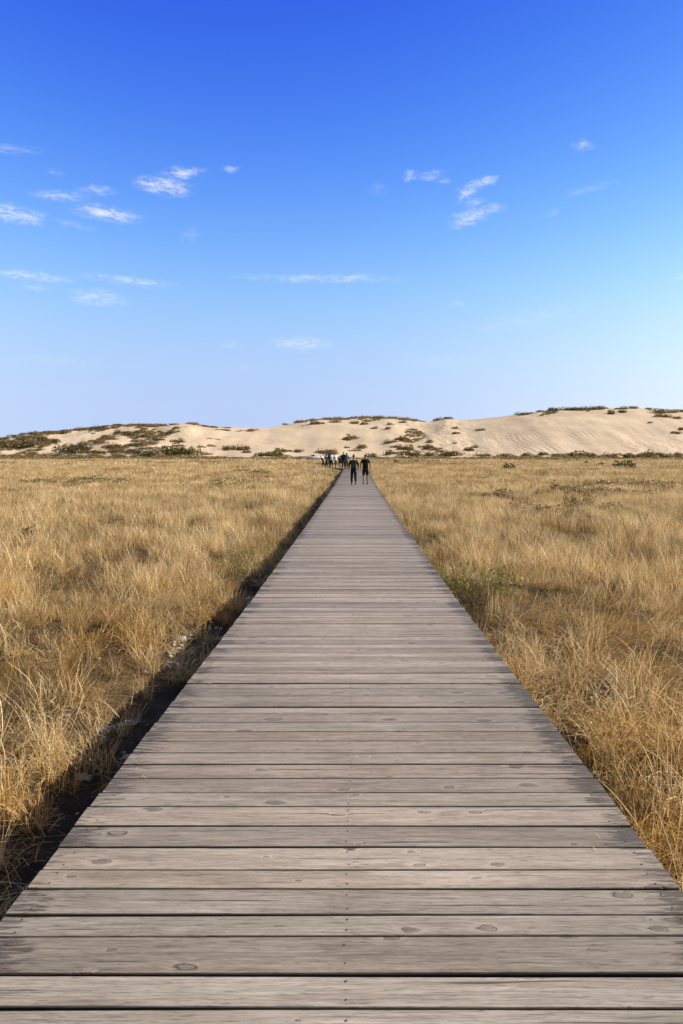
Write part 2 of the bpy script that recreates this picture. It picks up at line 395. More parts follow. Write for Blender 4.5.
gap_rows = [1062, 1008, 974, 937, 915, 889, 870, 847, 826, 807, 793, 778, 764, 752.5, 741, 731.5, 722, 713.5]
def row_to_y(p):
    y = 3.0
    for _ in range(30): y = (CAMZ-float(deck_z(y)))*F/(p-PY)
    return y
bounds = [row_to_y(p) for p in gap_rows]
s = bounds[0]
pre = []
while s > -5: s -= random.choice((.115, .14, .165, .125)); pre.append(s)
bounds = pre[::-1]+bounds
while bounds[-1] < SEND: bounds.append(bounds[-1]+random.choice((.118, .138, .165, .125, .15))*random.uniform(.97, 1.03))
DV, DF, DUV, DP, DM = [], [], [], [], []
def plank(s0, s1, i):
    gap = random.choice((.008, .010, .012, .014, .018)) if s0 < 60 else .012
    w_ = (s1-s0)-gap
    cx, cy, a = path_at((s0+s1)/2)
    z = float(deck_z(cy if a == 0 else S1+4)) + random.uniform(-.003, .003)
    th, bv = .038, .0035
    xl = -1.25+random.uniform(-.005, .005); xr = 1.25+random.uniform(-.005, .005)
    twist = random.uniform(-.0014, .0014); tilt = random.uniform(-.002, .002); bow = random.uniform(-.003, .003)
    nx = 9
    rnd, hue = random.random(), random.random()
    uo, vo = random.uniform(0, 40), i*3.71
    # profile across the plank (rounded upper arrises)
    prof = [(-w_/2, -th), (-w_/2, -bv*1.4), (-w_/2+bv, 0), (-w_/6, .0006), (w_/6, .0006), (w_/2-bv, 0), (w_/2, -bv*1.4), (w_/2, -th)]
    base = len(DV); n = len(prof)
    for j in range(nx):
        x = xl+(xr-xl)*j/(nx-1)
        wob = .0015*math.sin(x*2.3+i*1.7)
        for (py_, pz_) in prof:
            lx, ly = x, py_*(1-.004*math.sin(x*1.9+i))+twist*x*2+wob
            lz = pz_ + tilt*py_*10+bow*(1-(x/1.25)**2)*.6
            DV.append((cx+lx*math.cos(a)-ly*math.sin(a), cy+lx*math.sin(a)+ly*math.cos(a), z+lz))
            DUV.append((x+uo, py_+vo)); DP.append((rnd, hue, (py_/w_)+.5))
    for j in range(nx-1):
        for k in range(n):
            k2 = (k+1) % n
            DF.append((base+j*n+k, base+(j+1)*n+k, base+(j+1)*n+k2, base+j*n+k2)); DM.append(0)
    for j, rev in ((0, False), (nx-1, True)):
        idx = [base+j*n+k for k in range(n)]
        for q in ((0, 1, 6, 7), (1, 2, 5, 6), (2, 3, 4, 5)):
            f = [idx[x_] for x_ in q]
            DF.append(tuple(f[::-1] if not rev else f)); DM.append(0)
    if s0 < 30:                                        # nail heads, three pairs to a plank
        for x in (-1.17, -.022, 1.17):
            for q in (-.28, .28):
                r = random.uniform(.0030, .0043)
                lx, ly = x+random.uniform(-.008, .008), q*w_+random.uniform(-.006, .006)+twist*x*2
                lz = tilt*ly*10+bow*(1-(lx/1.25)**2)*.6
                b0 = len(DV)
                for k in range(8):
                    an = k*math.pi/4
                    DV.append((cx+lx+r*math.cos(an), cy+ly+r*math.sin(an), z+lz+.0022)); DUV.append((0, 0)); DP.append((0, 0, 0))
                for q4 in ((0, 1, 2, 3), (0, 3, 4, 7), (4, 5, 6, 7)):
                    DF.append(tuple(b0+k for k in q4)); DM.append(1)
for i in range(len(bounds)-1): plank(bounds[i], bounds[i+1], i)
me = np_mesh('deck', np.array(DV), np.array(DF), 4)
me.polygons.foreach_set('material_index', np.array(DM, np.int32)); me.polygons.foreach_set('use_smooth', np.zeros(len(DF), bool))
li = np.array(DF).ravel()
uvl = me.uv_layers.new(name='UVMap'); uvl.data.foreach_set('uv', np.array(DUV, np.float32)[li].ravel())
ca = me.color_attributes.new('plank', 'FLOAT_COLOR', 'POINT')
ca.data.foreach_set('color', np.concatenate([np.array(DP, np.float32), np.ones((len(DP), 1), np.float32)], 1).ravel())
bw = empty('boardwalk', (0, 0, 0))
tag(bw, 'long straight boardwalk of weathered grey planks leading to the dunes', 'boardwalk', kind='structure')
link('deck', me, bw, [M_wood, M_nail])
for x in (-1.12, 0, 1.12):
    bm = bmesh.new()
    ss = np.arange(-5, SEND, 1.0)
    rings = []
    for s in ss:
        cx, cy, a = path_at(float(s)); z = float(deck_z(cy if a == 0 else S1+4))
        ring = []
        for dx, dz_ in ((-.035, -.042), (.035, -.042), (.035, -.20), (-.035, -.20)):
            ring.append(bm.verts.new((cx+(x+dx)*math.cos(a), cy+(x+dx)*math.sin(a), z+dz_)))
        rings.append(ring)
    for r0, r1 in zip(rings, rings[1:]):
        for k in range(4): bm.faces.new((r0[k], r0[(k+1) % 4], r1[(k+1) % 4], r1[k]))
    bm.faces.new(rings[0][::-1]); bm.faces.new(rings[-1])
    bm_obj('beam', bm, [M_beam], bw)
for k in range(10):
    for x in (-1.12, 1.12):
        y = 1.2+k*2.4
        bm = bmesh.new(); z = float(deck_z(y))
        add_box(bm, x-.085*np.sign(-x)*-1, y, z-.5, .09, .09, .9, .006)
        bm_obj('post', bm, [M_beam], bw)

# ------------------------------------------------------------------ blades, leaves, tufts
def blades(n, Rr, h0, h1, lean, bias, wid, seg, curl=.5, seed=0, hpow=1.0, head=0):
    """n grass blades as strips of quads; returns verts, faces, per-vertex random"""
    g = np.random.default_rng(seed)
    V, Fc, C = [], [], []
    for i in range(n):
        rr = Rr*math.sqrt(g.random()); th = g.uniform(0, 2*np.pi)
        bx, by = rr*math.cos(th), rr*math.sin(th)
        h = h0+(h1-h0)*g.random()**hpow
        la = g.normal(0, 1, 2)*lean+np.array(bias)+np.array([bx, by])/max(Rr, .01)*lean*.7
        w_ = wid*g.uniform(.6, 1.3)
        fa = g.uniform(0, np.pi); sx_, sy_ = math.cos(fa), math.sin(fa)
        c = g.random(); cu = curl*g.uniform(.3, 1.5)
        kx_, ky_ = g.normal(0, .05, 2)
        b0 = len(V)
        L = np.linalg.norm(la)
        for k in range(seg+1):
            q = k/seg
            off = q*(1-cu)+cu*q*q
            x = bx+la[0]*off*h+kx_*math.sin(q*3.0)*h; y = by+la[1]*off*h+ky_*math.sin(q*3.4)*h
            z = h*(q-.28*cu*L*q*q*q)/math.sqrt(1+.35*L*L)
            ww = w_*(1-.85*q**1.6)
            if head and q > .66: ww = w_*head*(1.15-q)
            V.append((x-sx_*ww/2, y-sy_*ww/2, z)); V.append((x+sx_*ww/2, y+sy_*ww/2, z)); C += [c, c]
        for k in range(seg):
            a = b0+2*k; Fc.append((a, a+1, a+3, a+2))
    return np.array(V), np.array(Fc), np.array(C)
def litter(n, Rr, size, zmax, seed=0):
    """loose straw lying over one another near the soil"""
    g = np.random.default_rng(seed); V, Fc, C = [], [], []
    for i in range(n):
        rr = Rr*math.sqrt(g.random()); th = g.uniform(0, 2*np.pi); a = g.uniform(0, 2*np.pi)
        L = size*g.uniform(.4, 1.2); w_ = .004*g.uniform(.6, 1.6)
        x, y, z = rr*math.cos(th), rr*math.sin(th), zmax*g.random()
        dx, dy, dz_ = L*math.cos(a), L*math.sin(a), g.normal(0, .25)*L
        b0 = len(V); c = g.random()
        for k in range(3):
            q = k/2-.5; bend = .12*L*(1-4*q*q)
            V.append((x+dx*q-math.sin(a)*w_/2, y+dy*q+math.cos(a)*w_/2, z+dz_*q+bend)); V.append((x+dx*q+math.sin(a)*w_/2, y+dy*q-math.cos(a)*w_/2, z+dz_*q+bend)); C += [c, c]
        for k in range(2): Fc.append((b0+2*k, b0+2*k+1, b0+2*k+3, b0+2*k+2))
    return np.array(V), np.array(Fc), np.array(C)
def leaf_mound(n, size, seed=0, flat=.55, lumps=5, rx=1.0):
    """leaves spread through an uneven mound of unit radius, height flat"""
    g = np.random.default_rng(seed); V, Fc, C = [], [], []
    lc = [(g.uniform(-.62, .62)*rx, g.uniform(-.5, .5), g.uniform(.25, .62)) for _ in range(lumps)]
    for i in range(n):
        cx, cy, r = lc[g.integers(lumps)]
        d = g.normal(0, 1, 3); d /= np.linalg.norm(d); d[2] = abs(d[2])
        rad = r*(g.random()**.30)*(1+.18*math.sin(d[0]*7+cx*9)*math.cos(d[1]*6))
        p = np.array([cx+d[0]*rad, cy+d[1]*rad, d[2]*rad*flat*2*(.55+.45*r/.62)])
        nn = d+g.normal(0, .7, 3); nn /= np.linalg.norm(nn)
        u = np.cross(nn, (0, 0, 1.0)); u = u/(np.linalg.norm(u)+1e-6); v = np.cross(nn, u)
        s1, s2 = size*g.uniform(.5, 1.3), size*g.uniform(.3, .7)
        b0 = len(V); c = g.random()
        for (a, b) in ((-1, 0), (0, -1), (1, 0), (0, 1)):
            V.append(p+u*a*s1+v*b*s2); C.append(c)
        Fc.append((b0, b0+1, b0+2, b0+3))
    return np.array(V), np.array(Fc), np.array(C)
def join(*parts):
    V, Fc, C, o = [], [], [], 0
    for (v, f, c) in parts:
        V.append(v); Fc.append(f+o); C.append(c); o += len(v)
    return np.concatenate(V), np.concatenate(Fc), np.concatenate(C)
def xf(p, s=(1, 1, 1), o=(0, 0, 0)): return p[0]*np.array(s)+np.array(o), p[1], p[2]

def leafy(t, b, col, trans=.3):
    """diffuse + light through thin blades"""
    out = t.n['Material Output']; t.n.remove(b)
    d = t.new('ShaderNodeBsdfDiffuse'); tr = t.new('ShaderNodeBsdfTranslucent'); gl = t.new('ShaderNodeBsdfGlossy')
    t.put(d.inputs[0], col); t.put(tr.inputs[0], col); gl.inputs['Roughness'].default_value = .45
    gl.inputs[0].default_value = (1, .95, .85, 1)
    m1 = t.new('ShaderNodeMixShader'); m1.inputs[0].default_value = trans; t.l.new(d.outputs[0], m1.inputs[1]); t.l.new(tr.outputs[0], m1.inputs[2])
    m2 = t.new('ShaderNodeMixShader'); m2.inputs[0].default_value = .03; t.l.new(m1.outputs[0], m2.inputs[1]); t.l.new(gl.outputs[0], m2.inputs[2])
    t.l.new(m2.outputs[0], out.inputs[0])
def grass_mat(t, b):
    g = t.new('ShaderNodeNewGeometry').outputs['Position']
    c = t.new('ShaderNodeAttribute', attribute_name='rnd').outputs['Fac']
    big = t.noise(t.scale(g, (.35, .16, .1)), 1, 4, .65)
    med = t.noise(t.scale(g, (1.1, 1.1, .2)), 1, 3, .6)
    f = t.m('ADD', t.m('MULTIPLY', c, .50), t.m('ADD', t.m('MULTIPLY', big, .66), t.m('MULTIPLY', med, .46)))
    f = t.m('SUBTRACT', f, .295)
    col = t.ramp(f, [(.29, (.105, .062, .026)), (.40, (.32, .198, .076)), (.50, (.58, .395, .172)), (.60, (.74, .55, .280)), (.76, (.86, .71, .45))])
    gold = t.rng(t.noise(t.scale(g, (.8, .8, .2)), 1, 2, .5), .50, .66, 0, .66)
    sy = t.new('ShaderNodeSeparateXYZ'); t.put(sy.inputs[0], g)
    nearw = t.rng(sy.outputs[1], 5, 20, 1, .05)
    col = t.mix(t.m('MULTIPLY', gold, nearw), col, t.mix(c, (.42, .22, .045), (.74, .45, .115)))
    brown = t.rng(t.noise(t.scale(g, (.16, .30, .1)), 1, 4, .6),   .54, .66, 0, .55)
    col = t.mix(brown, col, t.mix(c, (.14, .088, .04), (.36, .25, .13)))
    grn = t.m('MULTIPLY', t.rng(t.noise(t.scale(g, (.6, .45, .2)), 1, 3, .5), .64, .74, 0, .5), t.m('GREATER_THAN', c, .55))
    col = t.mix(grn, col, (.16, .17, .045))
    leafy(t, b, col, .32)
M_grass = mat('dry_grass_blades', grass_mat)
def scrub_mat(t, b):
    g = t.new('ShaderNodeNewGeometry').outputs['Position']
    c = t.new('ShaderNodeAttribute', attribute_name='rnd').outputs['Fac']
    n = t.noise(t.scale(g, (.12, .12, .3)), 1, 4, .6)
    col = t.mix(c, (.10, .068, .030), (.40, .285, .135))
    col = t.mix(t.rng(n, .52, .64, 0, .8), col, t.mix(c, (.055, .05, .018), (.23, .195, .07)))
    leafy(t, b, col, .35)
M_scrub = mat('scrub_leaves', scrub_mat)
def shrub_mat(lo, hi):
    def f(t, b):
        c = t.new('ShaderNodeAttribute', attribute_name='rnd').outputs['Fac']
        g = t.new('ShaderNodeTexCoord').outputs['Object']
        oi = t.new('ShaderNodeObjectInfo').outputs['Random']
        col = t.mix(t.m('ADD', t.m('MULTIPLY', c, .6), t.m('MULTIPLY', t.noise(g, 2.5, 3), .4)), lo, hi)
        col = t.mix(t.m('GREATER_THAN', c, .72), col, (.30, .215, .10))
        mm = t.new('ShaderNodeVectorMath', operation='SCALE'); t.put(mm.inputs[0], col); t.put(mm.inputs[3], t.rng(oi, 0, 1, .75, 1.25, False))
        leafy(t, b, mm.outputs[0], .38)
    return f

def scatter(name, variants, pts, material, label, cat):
    """one stuff object: its mesh carries the tuft shapes and the points they grow on; a node tree repeats them"""
    V, Fc, RN, VAR, PT = [], [], [], [], []
    off = 0
    for k, (v, f, c) in enumerate(variants):
        V.append(v); Fc.append(f+off); RN.append(c); VAR.append(np.full(len(v), k)); PT.append(np.zeros(len(v), bool)); off += len(v)
    P = np.array([p[:3] for p in pts]); nP = len(P)
    V.append(P); RN.append(np.zeros(nP)); VAR.append(np.array([p[3] for p in pts])); PT.append(np.ones(nP, bool))
    ROT = np.zeros((off+nP, 3), np.float32); SCL = np.ones((off+nP, 3), np.float32)
    ROT[off:] = np.array([p[4] for p in pts]); SCL[off:] = np.array([p[5] for p in pts])
    V = np.concatenate(V); me = np_mesh(name, V, np.concatenate(Fc), 4)
    def attr(nm, ty, data, key='value'):
        a = me.attributes.new(nm, ty, 'POINT'); a.data.foreach_set(key, np.ascontiguousarray(data).ravel())
    attr('rnd', 'FLOAT', np.concatenate(RN).astype(np.float32)); attr('var', 'INT', np.concatenate(VAR).astype(np.int32))
    attr('spot', 'BOOLEAN', np.concatenate(PT)); attr('rot', 'FLOAT_VECTOR', ROT, 'vector'); attr('scl', 'FLOAT_VECTOR', SCL, 'vector')
    o = link(name, me, None, [material])
    ng = bpy.data.node_groups.new(name, 'GeometryNodeTree'); ng.is_modifier = True
    ng.interface.new_socket('Geometry', in_out='INPUT', socket_type='NodeSocketGeometry')
    ng.interface.new_socket('Geometry', in_out='OUTPUT', socket_type='NodeSocketGeometry')
    N, L = ng.nodes, ng.links
    gi, go, jn = N.new('NodeGroupInput'), N.new('NodeGroupOutput'), N.new('GeometryNodeJoinGeometry')
    def named(nm, ty):
        a = N.new('GeometryNodeInputNamedAttribute'); a.data_type = ty; a.inputs['Name'].default_value = nm
        return [s for s in a.outputs if s.enabled and s.name == 'Attribute'][0]
    sp = N.new('GeometryNodeSeparateGeometry'); sp.domain = 'POINT'
    L.new(gi.outputs[0], sp.inputs[0]); L.new(named('spot', 'BOOLEAN'), sp.inputs['Selection'])
    eu = N.new('FunctionNodeEulerToRotation'); L.new(named('rot', 'FLOAT_VECTOR'), eu.inputs[0])
    scl = named('scl', 'FLOAT_VECTOR'); var = named('var', 'INT')
    for k in range(len(variants)):
        cmp_ = N.new('FunctionNodeCompare'); cmp_.data_type = 'INT'; cmp_.operation = 'EQUAL'
        ins = [s for s in cmp_.inputs if s.enabled and s.name in 'AB']
        L.new(var, ins[0]); ins[1].default_value = k
        a = N.new('GeometryNodeSeparateGeometry'); a.domain = 'POINT'; L.new(sp.outputs[1], a.inputs[0]); L.new(cmp_.outputs[0], a.inputs['Selection'])
        c = N.new('GeometryNodeSeparateGeometry'); c.domain = 'POINT'; L.new(sp.outputs[0], c.inputs[0]); L.new(cmp_.outputs[0], c.inputs['Selection'])
        mp = N.new('GeometryNodeMeshToPoints'); L.new(c.outputs[0], mp.inputs[0])
        ip = N.new('GeometryNodeInstanceOnPoints')
        L.new(mp.outputs[0], ip.inputs['Points']); L.new(a.outputs[0], ip.inputs['Instance'])
        L.new(eu.outputs[0], ip.inputs['Rotation']); L.new(scl, ip.inputs['Scale'])
        L.new(ip.outputs[0], jn.inputs[0])
    L.new(jn.outputs[0], go.inputs[0])
    md = o.modifiers.new('grow', 'NODES'); md.node_group = ng
    tag(o, label, cat, kind='stuff')
    return o

# ---- dry grass over the plain
var = []
for k in range(5):                                                     # 0-4 near tufts, fine and upright
    var.append(join(blades(40, .13, .16, .50, .36, (0, 0), .0062, 6, .7, 100+k), blades(12, .14, .32, .62, .30, (0, 0), .0042, 6, .6, 200+k, head=2.4), litter(34, .22, .20, .16, 300+k)))
for k in range(5):                                                     # 5-9 near tufts, combed over
    var.append(join(blades(46, .15, .20, .56, .42, (.95, -.35), .0060, 7, .8, 110+k), blades(12, .15, .30, .58, .5, (.5, .2), .0044, 6, .6, 210+k, head=2.2), litter(40, .24, .24, .20, 310+k)))
for k in range(3):                                                     # 10-12 straw lying flat
    var.append(litter(80, .3, .3, .10, 320+k))
for k in range(4):                                                     # 13-16 middle distance
    var.append(join(blades(58, .28, .18, .50, .36, (.12, 0), .0085, 4, .65, 130+k), blades(18, .28, .34, .60, .28, (.12, 0), .006, 4, .5, 230+k, head=2)))
for k in range(4):                                                     # 17-20 far
    var.append(blades(110, .75, .18, .46, .35, (.1, 0), .019, 2, .5, 140+k))
for k in range(4):                                                     # 21-24 farthest
    var.append(blades(150, 2.0, .14, .42, .4, (.1, 0), .05, 2, .4, 150+k))
pts = []
def sow(ya, yb, dens, choose, marg, hs):
    A = 0; out = []
    wmax = marg+.62*yb
    n = int(dens*(yb-ya)*2*wmax)
    X = RNG.uniform(-wmax, wmax, n); Y = RNG.uniform(ya, yb, n)
    keep = np.abs(X-0) < marg+.62*Y
    d = path_dist(X, Y)
    edge_l = 1.98+.42*perlin(Y*.6, 0*Y, 51)+.34*perlin(Y*2.3, 0*Y, 52)
    right_gap = 1.34+.06*perlin(Y*1.2, 0*Y, 53)
    lim = np.where((X < 0) & (Y < 62), edge_l, right_gap)
    lim = np.where((X < 0) & (Y > 20), np.minimum(lim, 2.05), lim)
    lim = np.where(Y > 62, 1.30, lim)
    stray = (RNG.random(n) < .26) & (d > 1.40)
    keep &= (d > lim) | stray
    X, Y, d, st = X[keep], Y[keep], d[keep], (stray & (d <= lim))[keep]
    Z = ground_z(X, Y)
    hn = .92+.34*perlin(X*.30, Y*.2, 61)+.36*perlin(X*1.0, Y*.8, 62)
    hole = perlin(X*.62, Y*.50, 63)+.45*perlin(X*1.7, Y*1.4, 64)
    for x, y, z, dd, s_, h, ho in zip(X, Y, Z, d, st, hn, hole):
        k = choose(x, y, ho)
        if k is None: continue
        sc_ = hs*h*random.uniform(.8, 1.2)*(.68 if s_ else 1)
        if ho < -.16:
            if random.random() < .68: continue
            sc_ *= .5
        if x > 0 and dd < 4: sc_ = min(sc_, (float(deck_z(y))-z-.06+.28*max(0, dd-1.40))/.66*random.uniform(.85, 1.02))
        if x < 0 and dd < 2.8: sc_ = min(sc_, .62+.5*max(0, dd-1.95))
        comb = 5 <= k <= 9
        rz = random.gauss(0, .5) if comb else random.uniform(0, 6.28)
        pts.append((x, y, z-.01, k, (random.gauss(0, .07), random.gauss(0, .07), rz), (sc_*1.05, sc_*1.05, sc_)))
def near(x, y, ho):
    if random.random() < .22: return 10+random.randrange(3)
    p = .62 if x > 1.6 else .22
    return 5+random.randrange(5) if random.random() < p else random.randrange(5)
sow(-1.5, 5, 22, near, 1.6, 1.02)
sow(5, 10, 19, near, 1.6, 1.0)
sow(10, 18, 13, lambda x, y, ho: (random.randrange(10) if random.random() < .5 else 13+random.randrange(4)), 2, 1.0)
sow(18, 40, 6.6, lambda x, y, ho: 13+random.randrange(4), 3, .98)
sow(40, 100, 3.0, lambda x, y, ho: 17+random.randrange(4), 5, .95)
sow(100, 190, .8, lambda x, y, ho: 21+random.randrange(4), 8, .95)
scatter('dry_grass', var, pts, M_grass, 'golden dry grass covering the plain on both sides of the boardwalk', 'grass')

# ---- weeds tangled through the nearer grass
def weeds_mat(t, b):
    c = t.new('ShaderNodeAttribute', attribute_name='rnd').outputs['Fac']
    g = t.new('ShaderNodeNewGeometry').outputs['Position']
    k = t.noise(t.scale(g, (.9, .7, .2)), 1, 2, .5)
    col = t.ramp(k, [(.36, (.10, .058, .022)), (.45, (.26, .14, .035)), (.53, (.50, .28, .04)), (.60, (.22, .13, .035)), (.68, (.12, .12, .025))])
    col = t.mix(t.rng(c, 0, 1, .45, 0, False), col, (.07, .042, .018))
    col = t.mix(t.m('GREATER_THAN', c, .94), col, (.60, .54, .44))
    leafy(t, b, col, .25)
M_weeds = mat('weed_leaves', weeds_mat)
wvv = [join(leaf_mound(170, .012, 600+k, .55, 5), xf(blades(26, .5, .3, .9, .35, (0, 0), .012, 4, .5, 620+k), (1, 1, .9))) for k in range(5)]
wvv += [xf(leaf_mound(60, .022, 640+k, .12, 4), (1, 1, .5)) for k in range(2)]
wp_ = []
for (ya, yb, n_) in ((-1, 6, 2600), (6, 14, 2600), (14, 40, 5200)):
    X = RNG.uniform(-1, 1, n_); Y = RNG.uniform(ya, yb, n_); X = X*(2+.62*Y); D = np.abs(X-XC)
    Q = perlin(X*.62, Y*.50, 63)+.45*perlin(X*1.7, Y*1.4, 64); Q2 = perlin(X*.8, Y*.5, 95)
    for x, y, d_, q, q2 in zip(X, Y, D, Q, Q2):
        if d_ < 1.42 or (x < 0 and d_ < 1.9 and random.random() < .6): continue
        if q > .0 and q2 < .25: continue
        z = float(ground_z(x, y)); s_ = random.uniform(.13, .30)*(1 if y < 14 else random.uniform(1.1, 2.0))
        hmax = (float(deck_z(y))-z-.04) if d_ < 2 else .55
        v_ = random.randrange(7) if d_ < 2.2 else random.randrange(5)
        if x < 0 and d_ < 2.0: s_ *= .6
        wp_.append((x, y, z-.01, v_, (random.gauss(0, .15), random.gauss(0, .15), random.uniform(0, 6.28)), (s_, s_, min(s_*random.uniform(1.2, 2.2), hmax))))
scatter('weeds', wvv, wp_, M_weeds, 'ochre, brown and olive weeds tangled low in the dry grass near the boardwalk', 'weeds')

# ---- low brown scrub in the grass and the belt of scrub along the foot of the dunes
sv = [xf(leaf_mound(460, .085, 400+k, .45, 5), (1, 1, 1)) for k in range(4)]
sp_ = []
n = 30000
X = RNG.uniform(-1, 1, n); Y = 14+(205-14)*RNG.random(n)**.75
X = X*(3+.62*Y); d = path_dist(X, Y)
msk = fbm(X*.05, Y*.035, 71, 3)+.35*perlin(X*.3, Y*.2, 75)
for x, y, dd, q in zip(X, Y, d, msk):
    if dd < 2.3 or q < .36+.16*random.random(): continue
    s_ = random.uniform(.22, .7)*(1+.006*y)
    sp_.append((x, y, float(ground_z(x, y))-.02, random.randrange(4), (0, 0, random.uniform(0, 6.28)), (s_*1.5, s_*1.0, .62+s_*random.uniform(.25, .55))))
for x in np.arange(-150, 150, .42):
    px = PX+F*x/196
    dens = np.interp(px, [-100, 0, 200, 330, 380, 440, 700], [1, 1, .95, .6, .9, 1.0, 1.0])
    for q in range(7):
        if random.random() > dens*(.75+.5*float(perlin(x*.09, q*3.3, 81))): continue
        y = random.uniform(176, 211)
        s_ = random.uniform(.7, 1.7)*(1.0+.4*float(perlin(x*.07, .3, 82)))
        xx = x*y/196
        sp_.append((xx, y, float(surf_z(xx, y))-.05, random.randrange(4), (0, 0, random.uniform(0, 6.28)), (s_*1.6, s_*1.2, s_*1.25)))
for i in range(13000):                                     # straggling cover on the dunes themselves
    px = random.uniform(-120, 740)
    u = (px-PX)/F; yc, yf = float(np.interp(u, _us, _Yc)), float(np.interp(u, _us, _Yf)); tt = random.uniform(0, 1.04)
    y = yf+(yc-yf)*tt; x = u*y
    q = float(fbm(x*.07, y*.05, 91, 3))
    lim = np.interp(px, [-120, 60, 120, 200, 240, 370, 400, 440, 480, 740], [-.05, -.02, .05, .42, .9, .9, .2, .2, 1.2, 1.2])
    if tt > .80: lim = min(lim, np.interp(px, [-120, 200, 240, 290, 320, 425, 440, 500, 540, 740], [-.1, .1, .4, .6, .15, .15, .45, 1, .55, .3]))
    if q < lim: continue
    s_ = random.uniform(.6, 1.7)
    sp_.append((x, y, float(dune_z(x, y))-.04, random.randrange(4), (0, 0, random.uniform(0, 6.28)), (s_*1.5, s_*1.1, s_*.62)))
scatter('undergrowth', sv, sp_, M_scrub, 'low brown and olive scrub dotted through the far grass and along the dune foot', 'scrub')

# ------------------------------------------------------------------ shrubs one could count
TYPES = {
 'o': ('dark olive', 'shrub', mat('olive_leaves', shrub_mat((.045, .039, .015), (.19, .155, .06)))),
 'g': ('green', 'shrub', mat('green_leaves', shrub_mat((.05, .052, .014), (.21, .19, .045)))),
 'b': ('brown', 'shrub', mat('brown_leaves', shrub_mat((.085, .058, .026), (.32, .225, .105)))),
 't': ('tan', 'grass_tussock', mat('tan_tussock_blades', shrub_mat((.19, .13, .055), (.42, .30, .14)))),
 'y': ('grey', 'shrub', mat('grey_twigs', shrub_mat((.09, .075, .055), (.24, .20, .15)))),
}
def bush_mesh(ty, k):
    if ty == 't':
        p = join(blades(240, .8, .35, 1.0, .28, (0, 0), .085, 2, .5, 500+k), xf(leaf_mound(80, .10, 520+k, .3, 4), (1, 1, 1)))
    else:
        p = leaf_mound(700, .095, 540+k+ord(ty), .5, 7)
    v = p[0]; v = v/np.array([max(np.abs(v[:, 0]).max(), .1), max(np.abs(v[:, 1]).max(), .1), v[:, 2].max()*.93])
    me = np_mesh(TYPES[ty][1], v, p[1], 4)
    a = me.attributes.new('rnd', 'FLOAT', 'POINT'); a.data.foreach_set('value', p[2].astype(np.float32))
    me.materials.append(TYPES[ty][2]); return me
BM = {ty: [bush_mesh(ty, k) for k in range(4)] for ty in TYPES}
ORD = ['first', 'second', 'third', 'fourth', 'fifth', 'sixth', 'seventh', 'eighth', 'ninth', 'tenth', 'eleventh', 'twelfth', 'thirteenth', 'fourteenth', 'fifteenth', 'sixteenth', 'seventeenth', 'eighteenth']
